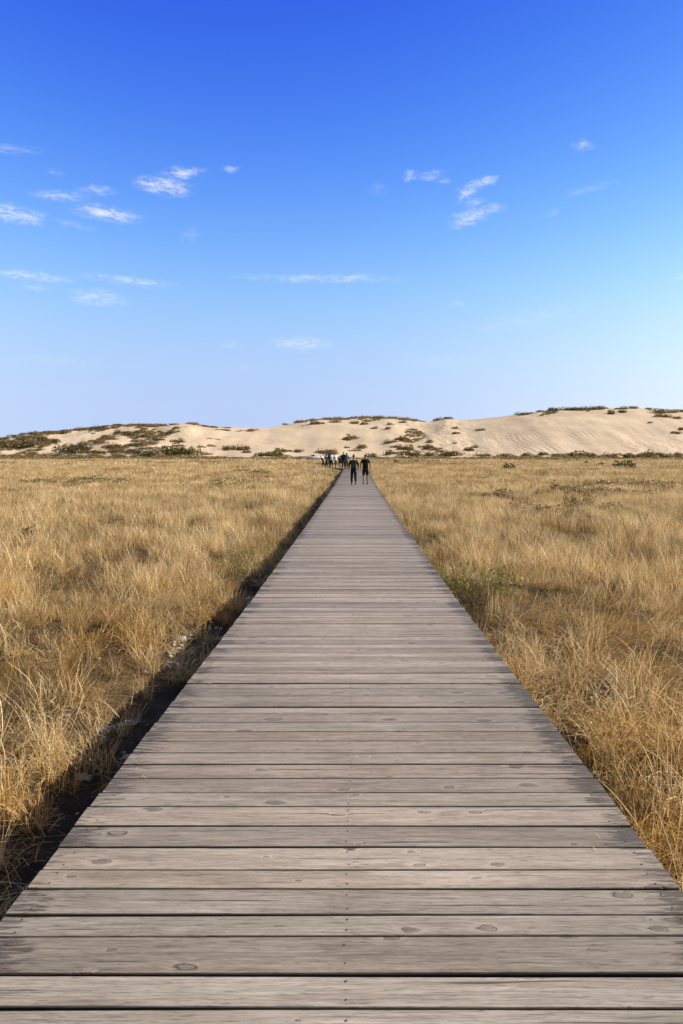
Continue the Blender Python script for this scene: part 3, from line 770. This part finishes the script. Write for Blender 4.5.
# zone: (where, [(px, base py, width px, height px, kind), ...])
ZONES = [
 ('along the crest of the low scrubby dune', 'shrubs on the crest of the low scrubby dune',
  [(5,439,10,3,'o'),(15,437,8,3,'o'),(24,434.5,8,2.5,'t'),(33,433.5,10,3,'o'),(50,433,13,3,'t'),(65,433,10,4.5,'o'),(81,430,14,3.5,'t'),(97,428.5,12,4,'b'),(103,428.5,6,3,'o'),(117,425.5,10,2.5,'b')]),
 ('on the flank of the low scrubby dune', 'shrubs on the flank of the low scrubby dune',
  [(20,447,36,8,'o'),(42,440.5,9,7,'g'),(54,442,12,4,'o'),(69,451,24,9,'o'),(83,449,18,9,'y'),(93,453,24,5,'o'),(108,438,14,4,'o'),(110,447.5,20,6,'b'),(104,443,10,3,'b')]),
 ('on the sandy hump beside the scrubby dune', 'shrubs on the sandy hump',
  [(120,434,16,5,'g'),(130,435,16,5,'o'),(141,433,12,4,'g'),(158,440,11,3,'b'),(172,433,8,5.5,'b'),(176,429,7,3.5,'o'),(177,442,15,4,'o')]),
 ('along the sandy hump\'s top edge', 'tussocks on the sandy hump\'s top edge',
  [(141,426,12,3.5,'t'),(152,427,14,4,'t'),(163,426,12,3,'t'),(174,425,10,2.5,'t'),(192,424.5,15,3.2,'t'),(212,427.5,14,1.8,'t'),(226,428,12,1.5,'t')]),
 ('at the foot of the sandy hump', 'shrubs at the foot of the sandy hump',
  [(116,452,16,5,'o'),(136,453,18,5,'o'),(138,446,22,4,'o'),(151,455,20,11,'y'),(166,454,14,9,'g'),(180,455,14,12,'o'),(192,455,18,10,'g'),(202,447.5,9,3,'b'),(207,454.5,11,4,'b'),(212,446.5,9,3,'b'),(227,449.5,10,5,'o')]),
 ('at the foot of the bare middle slope', 'shrubs at the foot of the bare middle slope',
  [(231,449,10,4,'o'),(240,449.5,17,6,'b'),(248,452.5,9,4,'b'),(261,456,14,4.5,'g'),(274,456,20,6,'g'),(284,451.5,16,5.5,'b'),(299,452,10,3.5,'o'),(321,453,16,6,'b'),(331,454,12,6,'b')]),
 ('along the crest of the middle dune', 'tufts along the crest of the middle dune',
  [(287,424,8,2,'b'),(300,421.5,11,3,'t'),(310,420.5,9,3,'b'),(318,424,13,6,'b'),(328,419.5,12,3,'t'),(338,419,12,3,'t'),(352,418.5,12,3,'b'),(364,418,14,3,'t'),(378,418,14,3.2,'t'),(392,418.7,14,3.2,'t'),(404,420,14,3.6,'t'),(413,421,10,3,'t')]),
 ('below the middle dune crest', 'shrubs just under the crest of the middle dune',
  [(335,422.5,11,3,'o'),(353,423.5,10,4,'b'),(364,424.5,8,3,'o'),(374,428.5,7,3.5,'b'),(387,429,7,3,'b'),(391,424.5,7,3,'b'),(402,422.5,8,2.5,'b')]),
 ('on the bare sand above the walkers', 'shrubs on the bare sand above the walkers',
  [(348,448,7,2.5,'b'),(354,439.5,17,6.5,'b'),(354,451,13,3,'b'),(364,448,12,4.5,'b'),(371,457,11,5,'o')]),
 ('in the thicket beyond the walkers', 'shrubs in the thicket beyond the walkers',
  [(389,443,13,5,'b'),(392,454.5,16,6,'g'),(396,447,11,4,'b'),(401,440,14,6,'b'),(405,449.5,15,8,'b'),(408,455,20,5,'g'),(411,442,9,3,'b'),(418,432.5,6,3,'b'),(419,456,14,4,'g'),(420,435.5,6,2,'b'),(424,447,12,3.5,'b'),(431,442.5,8,4,'b'),(432,448.5,14,5,'b'),(431,456,12,5,'o')]),
 ('between the middle and tall bare dunes', 'shrubs in the gap between the dunes',
  [(437,420.5,10,4,'b'),(446,419,12,3,'b'),(455,428.5,7,2.5,'o'),(456,433.5,8,2.2,'o'),(455,443.5,5,2,'o'),(469,450.5,10,4.5,'o'),(476,447.5,7,3,'o'),(480,430.5,10,2.5,'o')]),
 ('along the crest of the tall bare dune', 'shrubs along the crest of the tall bare dune',
  [(525,414.8,18,3.5,'o'),(539,412,10,2.5,'b'),(555,410.5,12,4,'o'),(569,410.2,15,4.2,'o'),(583,410,14,4.2,'o'),(595,409.5,13,4.2,'o'),(604,408.7,10,4,'b'),(612,414,7,5.5,'o'),(621,409,13,4,'b'),(622,412.5,7,4,'o'),(634,408.5,9,3.3,'o'),(650,409.5,9,2.4,'b')]),
 ('on the shoulder of the tall bare dune', 'shrubs on the far shoulder of the tall bare dune',
  [(650,423,5,2,'o'),(659,413,17,5,'o'),(664,417,17,4,'o'),(672,412.5,12,3.5,'t'),(676,418.5,10,3,'o'),(677,433.5,11,3,'o'),(682,412,9,3,'b'),(682,429.5,7,3,'o')]),
 ('in the scrub belt under the tall bare dune', 'shrubs in the scrub belt under the tall bare dune',
  [(455,455.5,28,6,'b'),(480,456,18,4,'b'),(503,456.5,18,4,'b'),(525,457,14,5.5,'b'),(543,455,10,4,'o'),(560,457,14,4,'b'),(581,458,27,8,'g'),(608,457,15,6,'b'),(629,457.5,11,5,'g'),(641,458,10,5,'o'),(651,457.5,11,9,'o'),(664,458,15,6,'o'),(680,458,10,6,'o')]),
 ('standing in the dry grass of the plain', 'lone shrubs in the dry grass of the plain',
  [(397,464,6,4,'o'),(509,469.5,13,5,'o'),(523,474,9,3.5,'b'),(536,501,9,8,'y'),(560,492,19,7,'b'),(568,504,13,6,'b'),(585,465.5,6,5,'b'),(602,466.5,5,3.5,'b'),(607,488,22,4.5,'b'),(622,469.5,21,8.5,'o'),(636,487,17,4.5,'b'),(240,474,18,5.5,'b'),(63,508,15,4,'g'),(29,543,18,7,'o')]),
]
for where, group, items in ZONES:
    items = sorted(items, key=lambda q: q[0])
    for i, (px, py, wp, hp, ty) in enumerate(items):
        x, y, z = hit(px, py)
        me = random.choice(BM[ty])
        o = bpy.data.objects.new(TYPES[ty][1], me); COL.objects.link(o)
        sx_ = 1.4*wp*y/F/2; h = .92*hp*y/F
        if z < .15 and y < 180: h += .35
        o.location = (x, y, z-.06*h-.03); o.scale = (sx_, min(sx_, h*1.6)*.9+.1, h*1.06)
        o.rotation_euler = (0, 0, random.choice((0, math.pi))+random.uniform(-.15, .15))
        size = 'tiny' if wp < 7 else 'small' if wp < 12 else 'broad' if wp > 17 else 'middling'
        col, nm, _ = TYPES[ty]
        kind = 'grass tussock' if ty == 't' else 'shrub'
        pos = 'leftmost' if i == 0 else 'rightmost' if i == len(items)-1 else ORD[i]+' from left'
        tag(o, f'{size} {col} {kind} {where}, {pos}', kind.split()[-1], group)

# ------------------------------------------------------------------ plants and stones beside the deck
def plant(name, px, py, hh, ww, col, n, seed, label, cat, lw=.026, zoff=0):
    x, y, z = hit(px, py, 2.2)
    e = empty(name, (x, y, z))
    lv = []
    g = np.random.default_rng(seed)
    st = blades(n, ww*.5, hh*.55, hh, .22, (0, 0), .006, 4, .4, seed)
    V, Fc, C = [], [], []
    for b in range(n):                                       # leaves up every stem
        p = st[0][b*10:(b+1)*10].reshape(5, 2, 3).mean(1)
        for k in range(9):
            q = g.uniform(.25, 1.0)*3.999; i0 = int(q); c0 = p[i0]*(1-(q-i0))+p[i0+1]*(q-i0)
            a = g.uniform(0, 6.28); el_ = g.uniform(.1, .9); L = lw*g.uniform(1.6, 3.2)
            dv = np.array([math.cos(a)*math.cos(el_), math.sin(a)*math.cos(el_), math.sin(el_)]); sv_ = np.array([-math.sin(a), math.cos(a), 0])
            b0 = len(V); cc = g.random()
            for pt in (c0, c0+dv*L*.5+sv_*lw*.4, c0+dv*L, c0+dv*L*.5-sv_*lw*.4): V.append(pt); C.append(cc)
            Fc.append((b0, b0+1, b0+2, b0+3))
    for nm, (v, f, c), m in (('stem', st, M_stem), ('leaves', (np.array(V), np.array(Fc), np.array(C)), col)):
        me = np_mesh(nm, v, f, 4); a = me.attributes.new('rnd', 'FLOAT', 'POINT'); a.data.foreach_set('value', c.astype(np.float32))
        link(nm, me, e, [m])
    tag(e, label, cat)
M_stem = mat('plant_stem', shrub_mat((.07, .06, .02), (.17, .15, .05)))
M_gl = mat('fresh_leaves', shrub_mat((.09, .105, .016), (.34, .33, .055)))
M_yl = mat('yellow_leaves', shrub_mat((.30, .17, .02), (.62, .40, .05)))
plant('leafy_plant', 247, 583, .72, .7, M_gl, 70, 701, 'green leafy plant over the shaded ditch edge left of the boardwalk', 'plant')
plant('leafy_plant', 262, 560, .66, .8, M_gl, 60, 702, 'yellowish green plant behind the bigger one on the ditch edge', 'plant')
plant('leafy_plant', 452, 603, .70, .6, M_gl, 70, 703, 'dense green plant touching the right edge of the boardwalk', 'plant')
plant('leafy_plant', 478, 602, .72, .8, M_gl, 80, 704, 'green plant in dry grass a step right of the one touching the boardwalk', 'plant')
plant('leafy_plant', 500, 604, .62, .7, M_gl, 40, 705, 'sparse green plant farthest from the boardwalk in the clump on its right', 'plant')
plant('leafy_plant', 408, 545, .66, .8, M_gl, 24, 706, 'small green plant by the right boardwalk edge halfway to the walkers', 'plant')
plant('leafy_plant', 300, 520, .66, .8, M_gl, 22, 707, 'small green plant by the left boardwalk edge halfway to the walkers', 'plant')
plant('yellow_plant', 632, 775, .40, .35, M_yl, 16, 711, 'yellow leaved plant in the grass near the right frame edge', 'plant', .014)
plant('yellow_plant', 596, 745, .42, .3, M_yl, 16, 712, 'yellow leaved plant leaning at the right boardwalk edge', 'plant', .014)
plant('yellow_plant', 655, 870, .40, .25, M_yl, 12, 713, 'yellow leaved plant nearest the camera at the right boardwalk edge', 'plant', .012)
plant('yellow_plant', 508, 668, .42, .4, M_yl, 16, 714, 'thin yellow leaved plant in grass beyond the others on the right', 'plant', .014)
plant('yellow_plant', 205, 625, .45, .4, M_yl, 16, 715, 'yellow leaved plant in the grass beside the left ditch', 'plant', .014)

def clod(seed):
    bm = bmesh.new(); bmesh.ops.create_cube(bm, size=1.5)
    bmesh.ops.subdivide_edges(bm, edges=bm.edges[:], cuts=2, use_grid_fill=True)
    for v in bm.verts:
        c = v.co.normalized()*.45+v.co*.55
        k = 1+.45*float(perlin(c.x*1.4+seed, c.y*1.4+c.z, seed))+.2*float(perlin(c.x*4+c.z*3, c.y*4, seed+2))
        v.co = Vector((c.x, c.y*.7, c.z*.5))*k
    V = np.array([v.co[:] for v in bm.verts]); bm.faces.ensure_lookup_table(); Fq = np.array([[v.index for v in f.verts] for f in bm.faces]); bm.free()
    return V, Fq, np.full(len(V), random.random())
def rubble_mat(t, b):
    g = t.new('ShaderNodeNewGeometry').outputs['Position']
    k = t.noise(t.scale(g, (4, 4, 4)), 1, 2, .5); n = t.noise(g, 60, 4, .65)
    col = t.ramp(k, [(.40, (.035, .027, .02)), (.48, (.13, .105, .085)), (.56, (.38, .355, .33)), (.66, (.52, .50, .48))])
    col = t.mix(t.rng(n, .45, .65, 0, .6), col, (.05, .042, .035))
    t.put(b.inputs['Base Color'], col); t.put(b.inputs['Normal'], t.bump(n, .7, .01))
M_rubble = mat('rubble_stone', rubble_mat, rough=.95, spec=.1)
rv, rp_ = [clod(30+k) for k in range(4)], []
for k in range(1500):
    y = .5+22*random.random()**1.4; x = -1.3-1.0*random.random()
    if float(perlin(x*1.2, y*.8, 97)) < -.05: continue
    s_ = .012+.045*random.random()**2.2
    rp_.append((x, y, float(ground_z(x, y))+s_*.1, random.randrange(4), (random.uniform(-.4, .4), random.uniform(-.4, .4), random.uniform(0, 6.28)), (s_, s_, s_)))
for k in range(500):
    y = 1+14*random.random(); x = random.choice((-1, 1))*(1.5+(.5*y)*random.random())
    s_ = .010+.03*random.random()**2
    rp_.append((x, y, float(ground_z(x, y))+s_*.2, random.randrange(4), (0, 0, random.uniform(0, 6.28)), (s_, s_, s_)))
scatter('rubble', rv, rp_, M_rubble, 'clods and small pale stones lying on the bare soil beside the boardwalk', 'rubble')
lv_ = [xf(litter(1, .001, .09, .001, 800+k), (1, 1, .12)) for k in range(4)]+[xf(leaf_mound(1, .011, 820+k, .02, 1), (1, 1, .1), (0, 0, 0)) for k in range(2)]
lp_ = []
for k in range(60):
    y = 1.6+16*random.random()**1.3; x = random.choice((-1, 1))*(1.23-.7*random.random()**2.2)
    s_ = random.uniform(.25, .65)
    lp_.append((x, y, float(deck_z(y))+.006, random.randrange(6), (0, 0, random.uniform(0, 6.28)), (s_, s_, s_)))
scatter('straw_bits', lv_, lp_, M_grass, 'loose bits of straw blown onto the boardwalk planks', 'straw')

M_stone = worn('pale_stone', (.23, .21, .19), var=.6, scale=20, rough=.9, bump=.7)
def stone(px, py, s, label, seed):
    x, y, z = hit(px, py, 2.2)
    bm = bmesh.new(); bmesh.ops.create_icosphere(bm, subdivisions=3, radius=1)
    for v in bm.verts:
        c = v.co
        k = 1+.5*float(perlin(c.x*1.1+seed, c.y*1.1+c.z*1.3, seed))+.3*float(perlin(c.x*2.7+c.z, c.z*2.7+c.y, seed+3))+.1*float(perlin(c.x*7, c.z*7+c.y*5, seed+6))
        v.co = Vector((c.x*k, c.y*k*.62, c.z*k*.42))*s*.8
    o = bm_obj('stone', bm, [M_stone], None, False)
    o.location = (x, y, z+.04*s); o.rotation_euler = (random.uniform(-.2, .2), 0, random.uniform(0, 6))
    tag(o, label, 'stone', 'pale stones in the shaded ditch')
stone(175, 668, .17, 'palest stone in the shaded ditch, beside the golden tussock', 1)
stone(192, 655, .10, 'small stone in the ditch behind the palest one', 2)
stone(128, 726, .13, 'flat grey stone halfway along the dark ditch', 3)
stone(105, 733, .10, 'grey stone leaning against grass roots on the ditch side', 4)
stone(82, 778, .08, 'small dark stone in the nearest part of the ditch', 5)
stone(222, 640, .12, 'grey stone in the ditch nearest the green plant', 6)

# ------------------------------------------------------------------ people
M_skin = worn('sunned_skin', (.20, .115, .078), var=.12, scale=20, rough=.55)
def cloth(name, c): return worn(name, c, var=.25, scale=12, rough=.9, spec=.1, bump=.2)
M_black = cloth('black_cloth', (.012, .012, .014)); M_char = cloth('charcoal_cloth', (.03, .03, .034)); M_grey = cloth('grey_cloth', (.035, .035, .04))
M_white = cloth('white_cloth', (.55, .55, .58)); M_blue = cloth('blue_cloth', (.07, .11, .22)); M_pale = cloth('pale_blue_cloth', (.30, .38, .52))
M_hair = cloth('dark_hair', (.018, .013, .01)); M_shoe = cloth('dark_shoe', (.02, .02, .022)); M_beige = cloth('beige_cloth', (.36, .29, .2))
def skin_mesh(name, nodes, edges, mats, parent, sub=2):
    """nodes: [(co, (rx, ry))]; a limb-following surface grown along the edges"""
    me = bpy.data.meshes.new(name); me.from_pydata([n[0] for n in nodes], edges, [])
    o = bpy.data.objects.new(name, me); COL.objects.link(o)
    md = o.modifiers.new('skin', 'SKIN'); md.use_smooth_shade = True
    if not me.skin_vertices: me.skin_vertices.new()
    for i, n in enumerate(nodes):
        me.skin_vertices[0].data[i].radius = n[1]; me.skin_vertices[0].data[i].use_root = (i == 0)
    ss_ = o.modifiers.new('sub', 'SUBSURF'); ss_.levels = sub; ss_.render_levels = sub
    dg = bpy.context.evaluated_depsgraph_get()
    m2 = bpy.data.meshes.new_from_object(o.evaluated_get(dg)); m2.name = name
    bpy.data.objects.remove(o); bpy.data.meshes.remove(me)
    return link(name, m2, parent, mats)
def person(x, y, z, rz, H, stride, top, bottom, hair, long_sleeve, long_leg, label, group, hat=None, arms='down', lean=0.0, pack=None):
    e = empty('person', (x, y, z), rz); k = H/1.75
    tag(e, label, 'person', group)
    P = lambda a, b, c: (a*k, (b+lean*max(0, c-.9))*k, c*k)
    r = lambda a, b=None: (a*k, (b or a)*k)
    N = [(P(0, 0, .95), r(.145, .105)), (P(0, -.005, 1.14), r(.135, .095)), (P(0, 0, 1.34), r(.165, .115)), (P(0, 0, 1.47), r(.085, .07)), (P(0, .01, 1.53), r(.056)), (P(0, .025, 1.585), r(.066, .075)), (P(0, .02, 1.655), r(.078, .095)), (P(0, .015, 1.715), r(.062, .075)),
         (P(0, .115, 1.62), r(.014))]
    E = [(0, 1), (1, 2), (2, 3), (3, 4), (4, 5), (5, 6), (6, 7), (6, 8)]
    shirt = [(P(0, 0, .80), r(.198, .15)), (P(0, 0, .95), r(.195, .147)), (P(0, -.005, 1.13), r(.18, .135)), (P(0, 0, 1.34), r(.205, .15)), (P(0, 0, 1.47), r(.10, .085))]; SE = [(0, 1), (1, 2), (2, 3), (3, 4)]
    pants = [(P(0, 0, .99), r(.158, .118)), (P(0, 0, .90), r(.165, .125))]; PE = [(0, 1)]
    shoes = []
    for sgn, ph in ((-1, stride), (1, -stride)):
        # arm
        if arms == 'straps': el_, wr, hd = (.30, -.10, 1.20), (.20, .08, 1.33), (.15, .13, 1.38)
        elif arms == 'out': el_, wr, hd = (.275, -.05-ph*.2, 1.17), (.28, .07-ph*.35, .98), (.275, .11-ph*.4, .90)
        else: el_, wr, hd = (.245, -.03-ph*.25, 1.16), (.255, .06-ph*.45, .95), (.255, .09-ph*.5, .87)
        b = len(N)
        N += [(P(sgn*.17, 0, 1.425), r(.062)), (P(sgn*.215, -.005, 1.33), r(.052)), (P(sgn*el_[0], el_[1], el_[2]), r(.041)), (P(sgn*wr[0], wr[1], wr[2]), r(.028)), (P(sgn*hd[0], hd[1], hd[2]), r(.036, .02))]
        E += [(2, b), (b, b+1), (b+1, b+2), (b+2, b+3), (b+3, b+4)]
        hv = Vector(hd)-Vector(wr); hv.normalize()
        for q, (ln, dx) in enumerate(((.07, -.028), (.085, -.010), (.08, .010), (.062, .027), (.05, -.05))):
            f0 = len(N); pb = Vector(hd)+Vector((0, dx, 0))*.9
            if q == 4: pb = Vector(hd)-hv*.03
            m1 = pb+hv*ln*.55+Vector((0, .3*dx, 0)); m2 = pb+hv*ln+Vector((-.012, .1*dx, 0))
            N += [(P(sgn*m1.x, m1.y, m1.z), r(.009)), (P(sgn*m2.x, m2.y, m2.z), r(.008))]
            E += [(b+4, f0), (f0, f0+1)]
        s0 = len(shirt)
        shirt += [(P(sgn*.175, 0, 1.42), r(.078)), (P(sgn*.222, -.005, 1.31), r(.072)), (P(sgn*(.22+.55*(el_[0]-.22)), el_[1]*.6, 1.31-.55*(1.31-el_[2])), r(.066))]
        SE += [(3, s0), (s0, s0+1), (s0+1, s0+2)]
        if long_sleeve:
            shirt += [(P(sgn*el_[0], el_[1], el_[2]), r(.056)), (P(sgn*(wr[0]*.9+el_[0]*.1), wr[1]*.9+el_[1]*.1, wr[2]*.9+el_[2]*.1), r(.042))]; SE += [(s0+2, s0+3), (s0+3, s0+4)]
        # leg
        lift = .05 if ph < 0 else 0
        kn, an = (.10, ph*.35+.03, .49), (.105, ph*.85-.04, .085+lift)
        b = len(N)
        N += [(P(sgn*.09, 0, .87), r(.088)), (P(sgn*.097, kn[1]*.5, .68), r(.074)), (P(sgn*kn[0], kn[1], kn[2]), r(.054)), (P(sgn*.103, (kn[1]+an[1])*.5-.02, .33+lift*.4), r(.052)), (P(sgn*an[0], an[1], an[2]), r(.034)), (P(sgn*(an[0]+.015), an[1]+.14, .035+lift*.2), r(.032, .024))]
        E += [(0, b), (b, b+1), (b+1, b+2), (b+2, b+3), (b+3, b+4), (b+4, b+5)]
        p0 = len(pants)
        pants += [(P(sgn*.09, 0, .84), r(.105)), (P(sgn*.1, kn[1]*.55, .66), r(.096)), (P(sgn*.1, kn[1]*.9, .53), r(.088))]; PE += [(1, p0), (p0, p0+1), (p0+1, p0+2)]
        if long_leg:
            pants += [(P(sgn*.103, (kn[1]+an[1])*.5, .33+lift*.4), r(.072)), (P(sgn*an[0], an[1], an[2]+.03), r(.06))]; PE += [(p0+2, p0+3), (p0+3, p0+4)]
        shoes.append([(P(sgn*an[0], an[1]-.05, .05+lift), r(.042, .045)), (P(sgn*an[0], an[1]+.03, .045+lift*.8), r(.045, .045)), (P(sgn*(an[0]+.012), an[1]+.13, .038+lift*.3), r(.045, .035)), (P(sgn*(an[0]+.016), an[1]+.20, .033+lift*.1), r(.034, .026))])
    skin_mesh('body', N, E, [M_skin], e)
    skin_mesh('shirt', shirt, SE, [top], e); skin_mesh('trousers' if long_leg else 'shorts', pants, PE, [bottom], e)
    for s_ in shoes: skin_mesh('shoe', s_, [(0, 1), (1, 2), (2, 3)], [M_shoe], e)
    if hair == 'bun': hn = [(P(0, -.005, 1.64), r(.085, .095)), (P(0, -.005, 1.70), r(.086, .098)), (P(0, -.03, 1.775), r(.052)), (P(0, -.035, 1.82), r(.03))]
    elif hair == 'long': hn = [(P(0, -.05, 1.46), r(.07, .04)), (P(0, -.04, 1.56), r(.085, .07)), (P(0, 0, 1.66), r(.09, .09)), (P(0, .01, 1.72), r(.078, .09))]
    else: hn = [(P(0, -.018, 1.63), r(.08, .08)), (P(0, -.005, 1.69), r(.085, .095)), (P(0, .008, 1.735), r(.06, .075))]
    skin_mesh('hair', hn, [(i, i+1) for i in range(len(hn)-1)], [M_hair], e)
    if hat:
        bm = bmesh.new()
        prof = [(.001, 1.80), (.05, 1.797), (.088, 1.77), (.098, 1.70), (.10, 1.688), (.165, 1.672), (.165, 1.666), (.095, 1.68)]
        rings = [[bm.verts.new(P(pr*math.cos(a*math.pi/8), .012+pr*math.sin(a*math.pi/8)*1.1, pz)) for a in range(16)] for pr, pz in prof]
        for a0, a1 in zip(rings, rings[1:]):
            for q in range(16): bm.faces.new((a0[q], a0[(q+1) % 16], a1[(q+1) % 16], a1[q]))
        bm_obj('hat', bm, [hat], e, True)
    if pack:
        mt, lab = pack
        p = empty('backpack', (0, 0, 0), rz)
        M = Matrix.Rotation(rz, 3, 'Z'); p.location = Vector((x, y, z))+M @ Vector((0, (-.215+lean*.3)*k, 1.0*k))
        bm = bmesh.new(); add_box(bm, 0, 0, .21*k, .29*k, .155*k, .46*k, .055*k); bm_obj('pack_body', bm, [mt], p, True)
        bm = bmesh.new(); add_box(bm, 0, -.095*k, .13*k, .22*k, .05*k, .21*k, .02*k); bm_obj('pocket', bm, [mt], p, True)
        bm = bmesh.new(); add_box(bm, 0, -.005*k, .445*k, .27*k, .16*k, .07*k, .03*k); bm_obj('flap', bm, [mt], p, True)
        for sg in (-1, 1):
            skin_mesh('strap', [((sg*.09*k, .07*k, .38*k), r(.024, .01)), ((sg*.105*k, .19*k, .475*k), r(.024, .01)), ((sg*.115*k, .345*k, .40*k), r(.024, .01)), ((sg*.13*k, .345*k, .25*k), r(.022, .01)), ((sg*.14*k, .10*k, .06*k), r(.02, .01))], [(0, 1), (1, 2), (2, 3), (3, 4)], [M_char], p, 1)
        tag(p, lab, 'backpack')
    return e
def on_deck(px, py):
    y = 40.0
    for _ in range(60): y = .5*y+.5*(CAMZ-float(deck_z(min(y, S1+4))))*F/(py-PY)
    return (px-PX)/F*y, y, float(deck_z(min(y, S1+4)))+.003
gp = 'couple walking away along the boardwalk'
x, y, z = on_deck(353.6, 485)
person(x, y, z, R(4), 1.78, .20, M_black, M_black, 'bun', True, True, 'walker in black with hair tied in a top knot and a grey patterned pack', gp, arms='out', pack=(M_grey, 'grey backpack on the walker with the top knot'))
x, y, z = on_deck(365.4, 484.6)
person(x, y, z, R(-3), 1.84, -.17, M_char, M_black, 'short', False, False, 'broad shouldered walker with cropped hair, dark t-shirt and black backpack', gp, arms='out', pack=(M_black, 'black backpack on the broad shouldered walker'))
gq = 'walkers bunched at the far bend of the boardwalk'
def far(px, base, Y, H, rz, st, top, bot, hair, ls, ll, label, **kw):
    X_ = (px-PX)/F*Y
    a = path_dist(np.array([X_]), np.array([Y]))[0]
    z = float(deck_z(S1+4))+.01 if a < 1.25 else float(ground_z(X_, Y))
    z = (PY-base)/F*Y+CAMZ if base else z
    person(X_, Y, z, R(rz), H, st, top, bot, hair, ls, ll, label, gq, **kw)
far(343.6, None, 71.5, 1.78, 10, .12, M_black, M_black, 'short', True, True, 'tall walker all in black standing last of the far bunch')
far(346.6, None, 73.5, 1.70, 20, -.1, M_blue, M_grey, 'long', True, True, 'far walker in a blue top beside the tall one in black')
far(340.3, None, 76.5, 1.72, 40, .1, M_black, M_beige, 'short', True, False, 'far walker in a black jacket and beige shorts')
far(335.6, None, 80.5, 1.70, 50, -.12, M_white, M_char, 'short', False, True, 'far walker in a bright white shirt and dark trousers')
far(331.6, None, 82.0, 1.72, 55, .1, M_pale, M_black, 'short', False, True, 'far walker in a pale blue shirt next to the white shirt')
far(329.3, None, 84.0, 1.74, 60, -.1, M_black, M_black, 'long', True, True, 'far walker in black with long hair ahead of the pale blue shirt', lean=.05)
far(326.6, None, 86.0, 1.72, 60, .14, M_char, M_black, 'short', True, True, 'far walker in charcoal just behind the leaning one')
far(323.2, None, 88.0, 1.55, 70, .2, M_black, M_black, 'short', True, True, 'far walker in black leaning forward at the head of the bunch', lean=.45)

# ------------------------------------------------------------------ white car beyond the grass
def car(px, Y, rz, label):
    X_ = (px-PX)/F*Y; e = empty('parked_car', (X_, Y, float(ground_z(X_, Y))+.12), rz)
    M_paint = worn('white_car_paint', (.42, .43, .45), var=.06, rough=.3, spec=.5); M_glass = mat('car_glass', color=(.03, .045, .06), rough=.06, spec=.8)
    M_tyre = worn('tyre_rubber', (.02, .02, .02)); M_rim = mat('wheel_rim', color=(.4, .4, .42), rough=.35); M_lamp = mat('lamp_glass', color=(.75, .75, .72), rough=.15)
    M_red = mat('tail_lamp_glass', color=(.35, .02, .02), rough=.2)
    prof = [(-2.1, .32), (-2.12, .62), (-2.05, .86), (-1.2, .95), (-.55, 1.42), (.55, 1.46), (1.25, 1.02), (2.0, .92), (2.12, .7), (2.1, .32)]
    bm = bmesh.new()
    A = [bm.verts.new((p, -.82+(.16 if q > 1.2 else 0), q)) for p, q in prof]; B = [bm.verts.new((p, .82-(.16 if q > 1.2 else 0), q)) for p, q in prof]
    bm.faces.new(A); bm.faces.new(B[::-1])
    for i in range(len(prof)): bm.faces.new((A[i], B[i], B[(i+1) % len(prof)], A[(i+1) % len(prof)]))
    bmesh.ops.recalc_face_normals(bm, faces=bm.faces[:]); bmesh.ops.bevel(bm, geom=bm.edges[:], offset=.06, segments=3, affect='EDGES')
    bm_obj('body', bm, [M_paint], e, True)
    for sy in (-1, 1):
        for q in (((-1.02, .99), (-.5, 1.36), (-.05, 1.38), (-.05, .99)), ((.03, .99), (.03, 1.38), (.5, 1.39), (1.05, 1.02))):
            bm = bmesh.new(); f = [bm.verts.new((p, sy*(.835-.36*max(0, z-.95)), z)) for p, z in q]
            f2 = [bm.verts.new((p, sy*(.80-.36*max(0, z-.95)), z)) for p, z in q]
            bm.faces.new(f); bm.faces.new(f2[::-1])
            for i in range(4): bm.faces.new((f[i], f2[i], f2[(i+1) % 4], f[(i+1) % 4]))
            bmesh.ops.recalc_face_normals(bm, faces=bm.faces[:]); bm_obj('side_window', bm, [M_glass], e)
        for wx in (-1.3, 1.3):
            wh = empty('wheel', (wx, sy*.74, .31)); wh.parent = e
            for nm, rr, tt, m in (('tyre', .31, .2, M_tyre), ('rim', .2, .215, M_rim)):
                bm = bmesh.new(); bmesh.ops.create_cone(bm, segments=24, cap_ends=True, radius1=rr, radius2=rr, depth=tt, matrix=Matrix.Rotation(R(90), 4, 'X'))
                bm_obj(nm, bm, [m], wh)
        bm = bmesh.new(); add_box(bm, 2.09, sy*.6, .74, .08, .34, .14, .02); bm_obj('headlight', bm, [M_lamp], e)
        bm = bmesh.new(); add_box(bm, -2.09, sy*.6, .76, .08, .3, .16, .02); bm_obj('tail_light', bm, [M_red], e)
    for pts_ in (((1.27, .99), (.62, 1.44)), ((-1.25, .95), (-.62, 1.41))):
        s_ = 1 if pts_[0][0] > 0 else -1
        bm = bmesh.new(); (xa, za), (xb, zb) = pts_
        vs = [(xa+s_*.03, -.66, za+.03), (xa+s_*.03, .66, za+.03), (xb+s_*.03, .56, zb+.02), (xb+s_*.03, -.56, zb+.02)]
        f = [bm.verts.new(v) for v in vs]; g_ = [bm.verts.new((v[0]-s_*.05, v[1], v[2]-.02)) for v in vs]
        bm.faces.new(f); bm.faces.new(g_[::-1])
        for i in range(4): bm.faces.new((f[i], g_[i], g_[(i+1) % 4], f[(i+1) % 4]))
        bmesh.ops.recalc_face_normals(bm, faces=bm.faces[:]); bm_obj('windscreen', bm, [M_glass], e)
    tag(e, label, 'car')
car(314.5, 168, R(12), 'small white car parked beyond the grass at the dune foot')
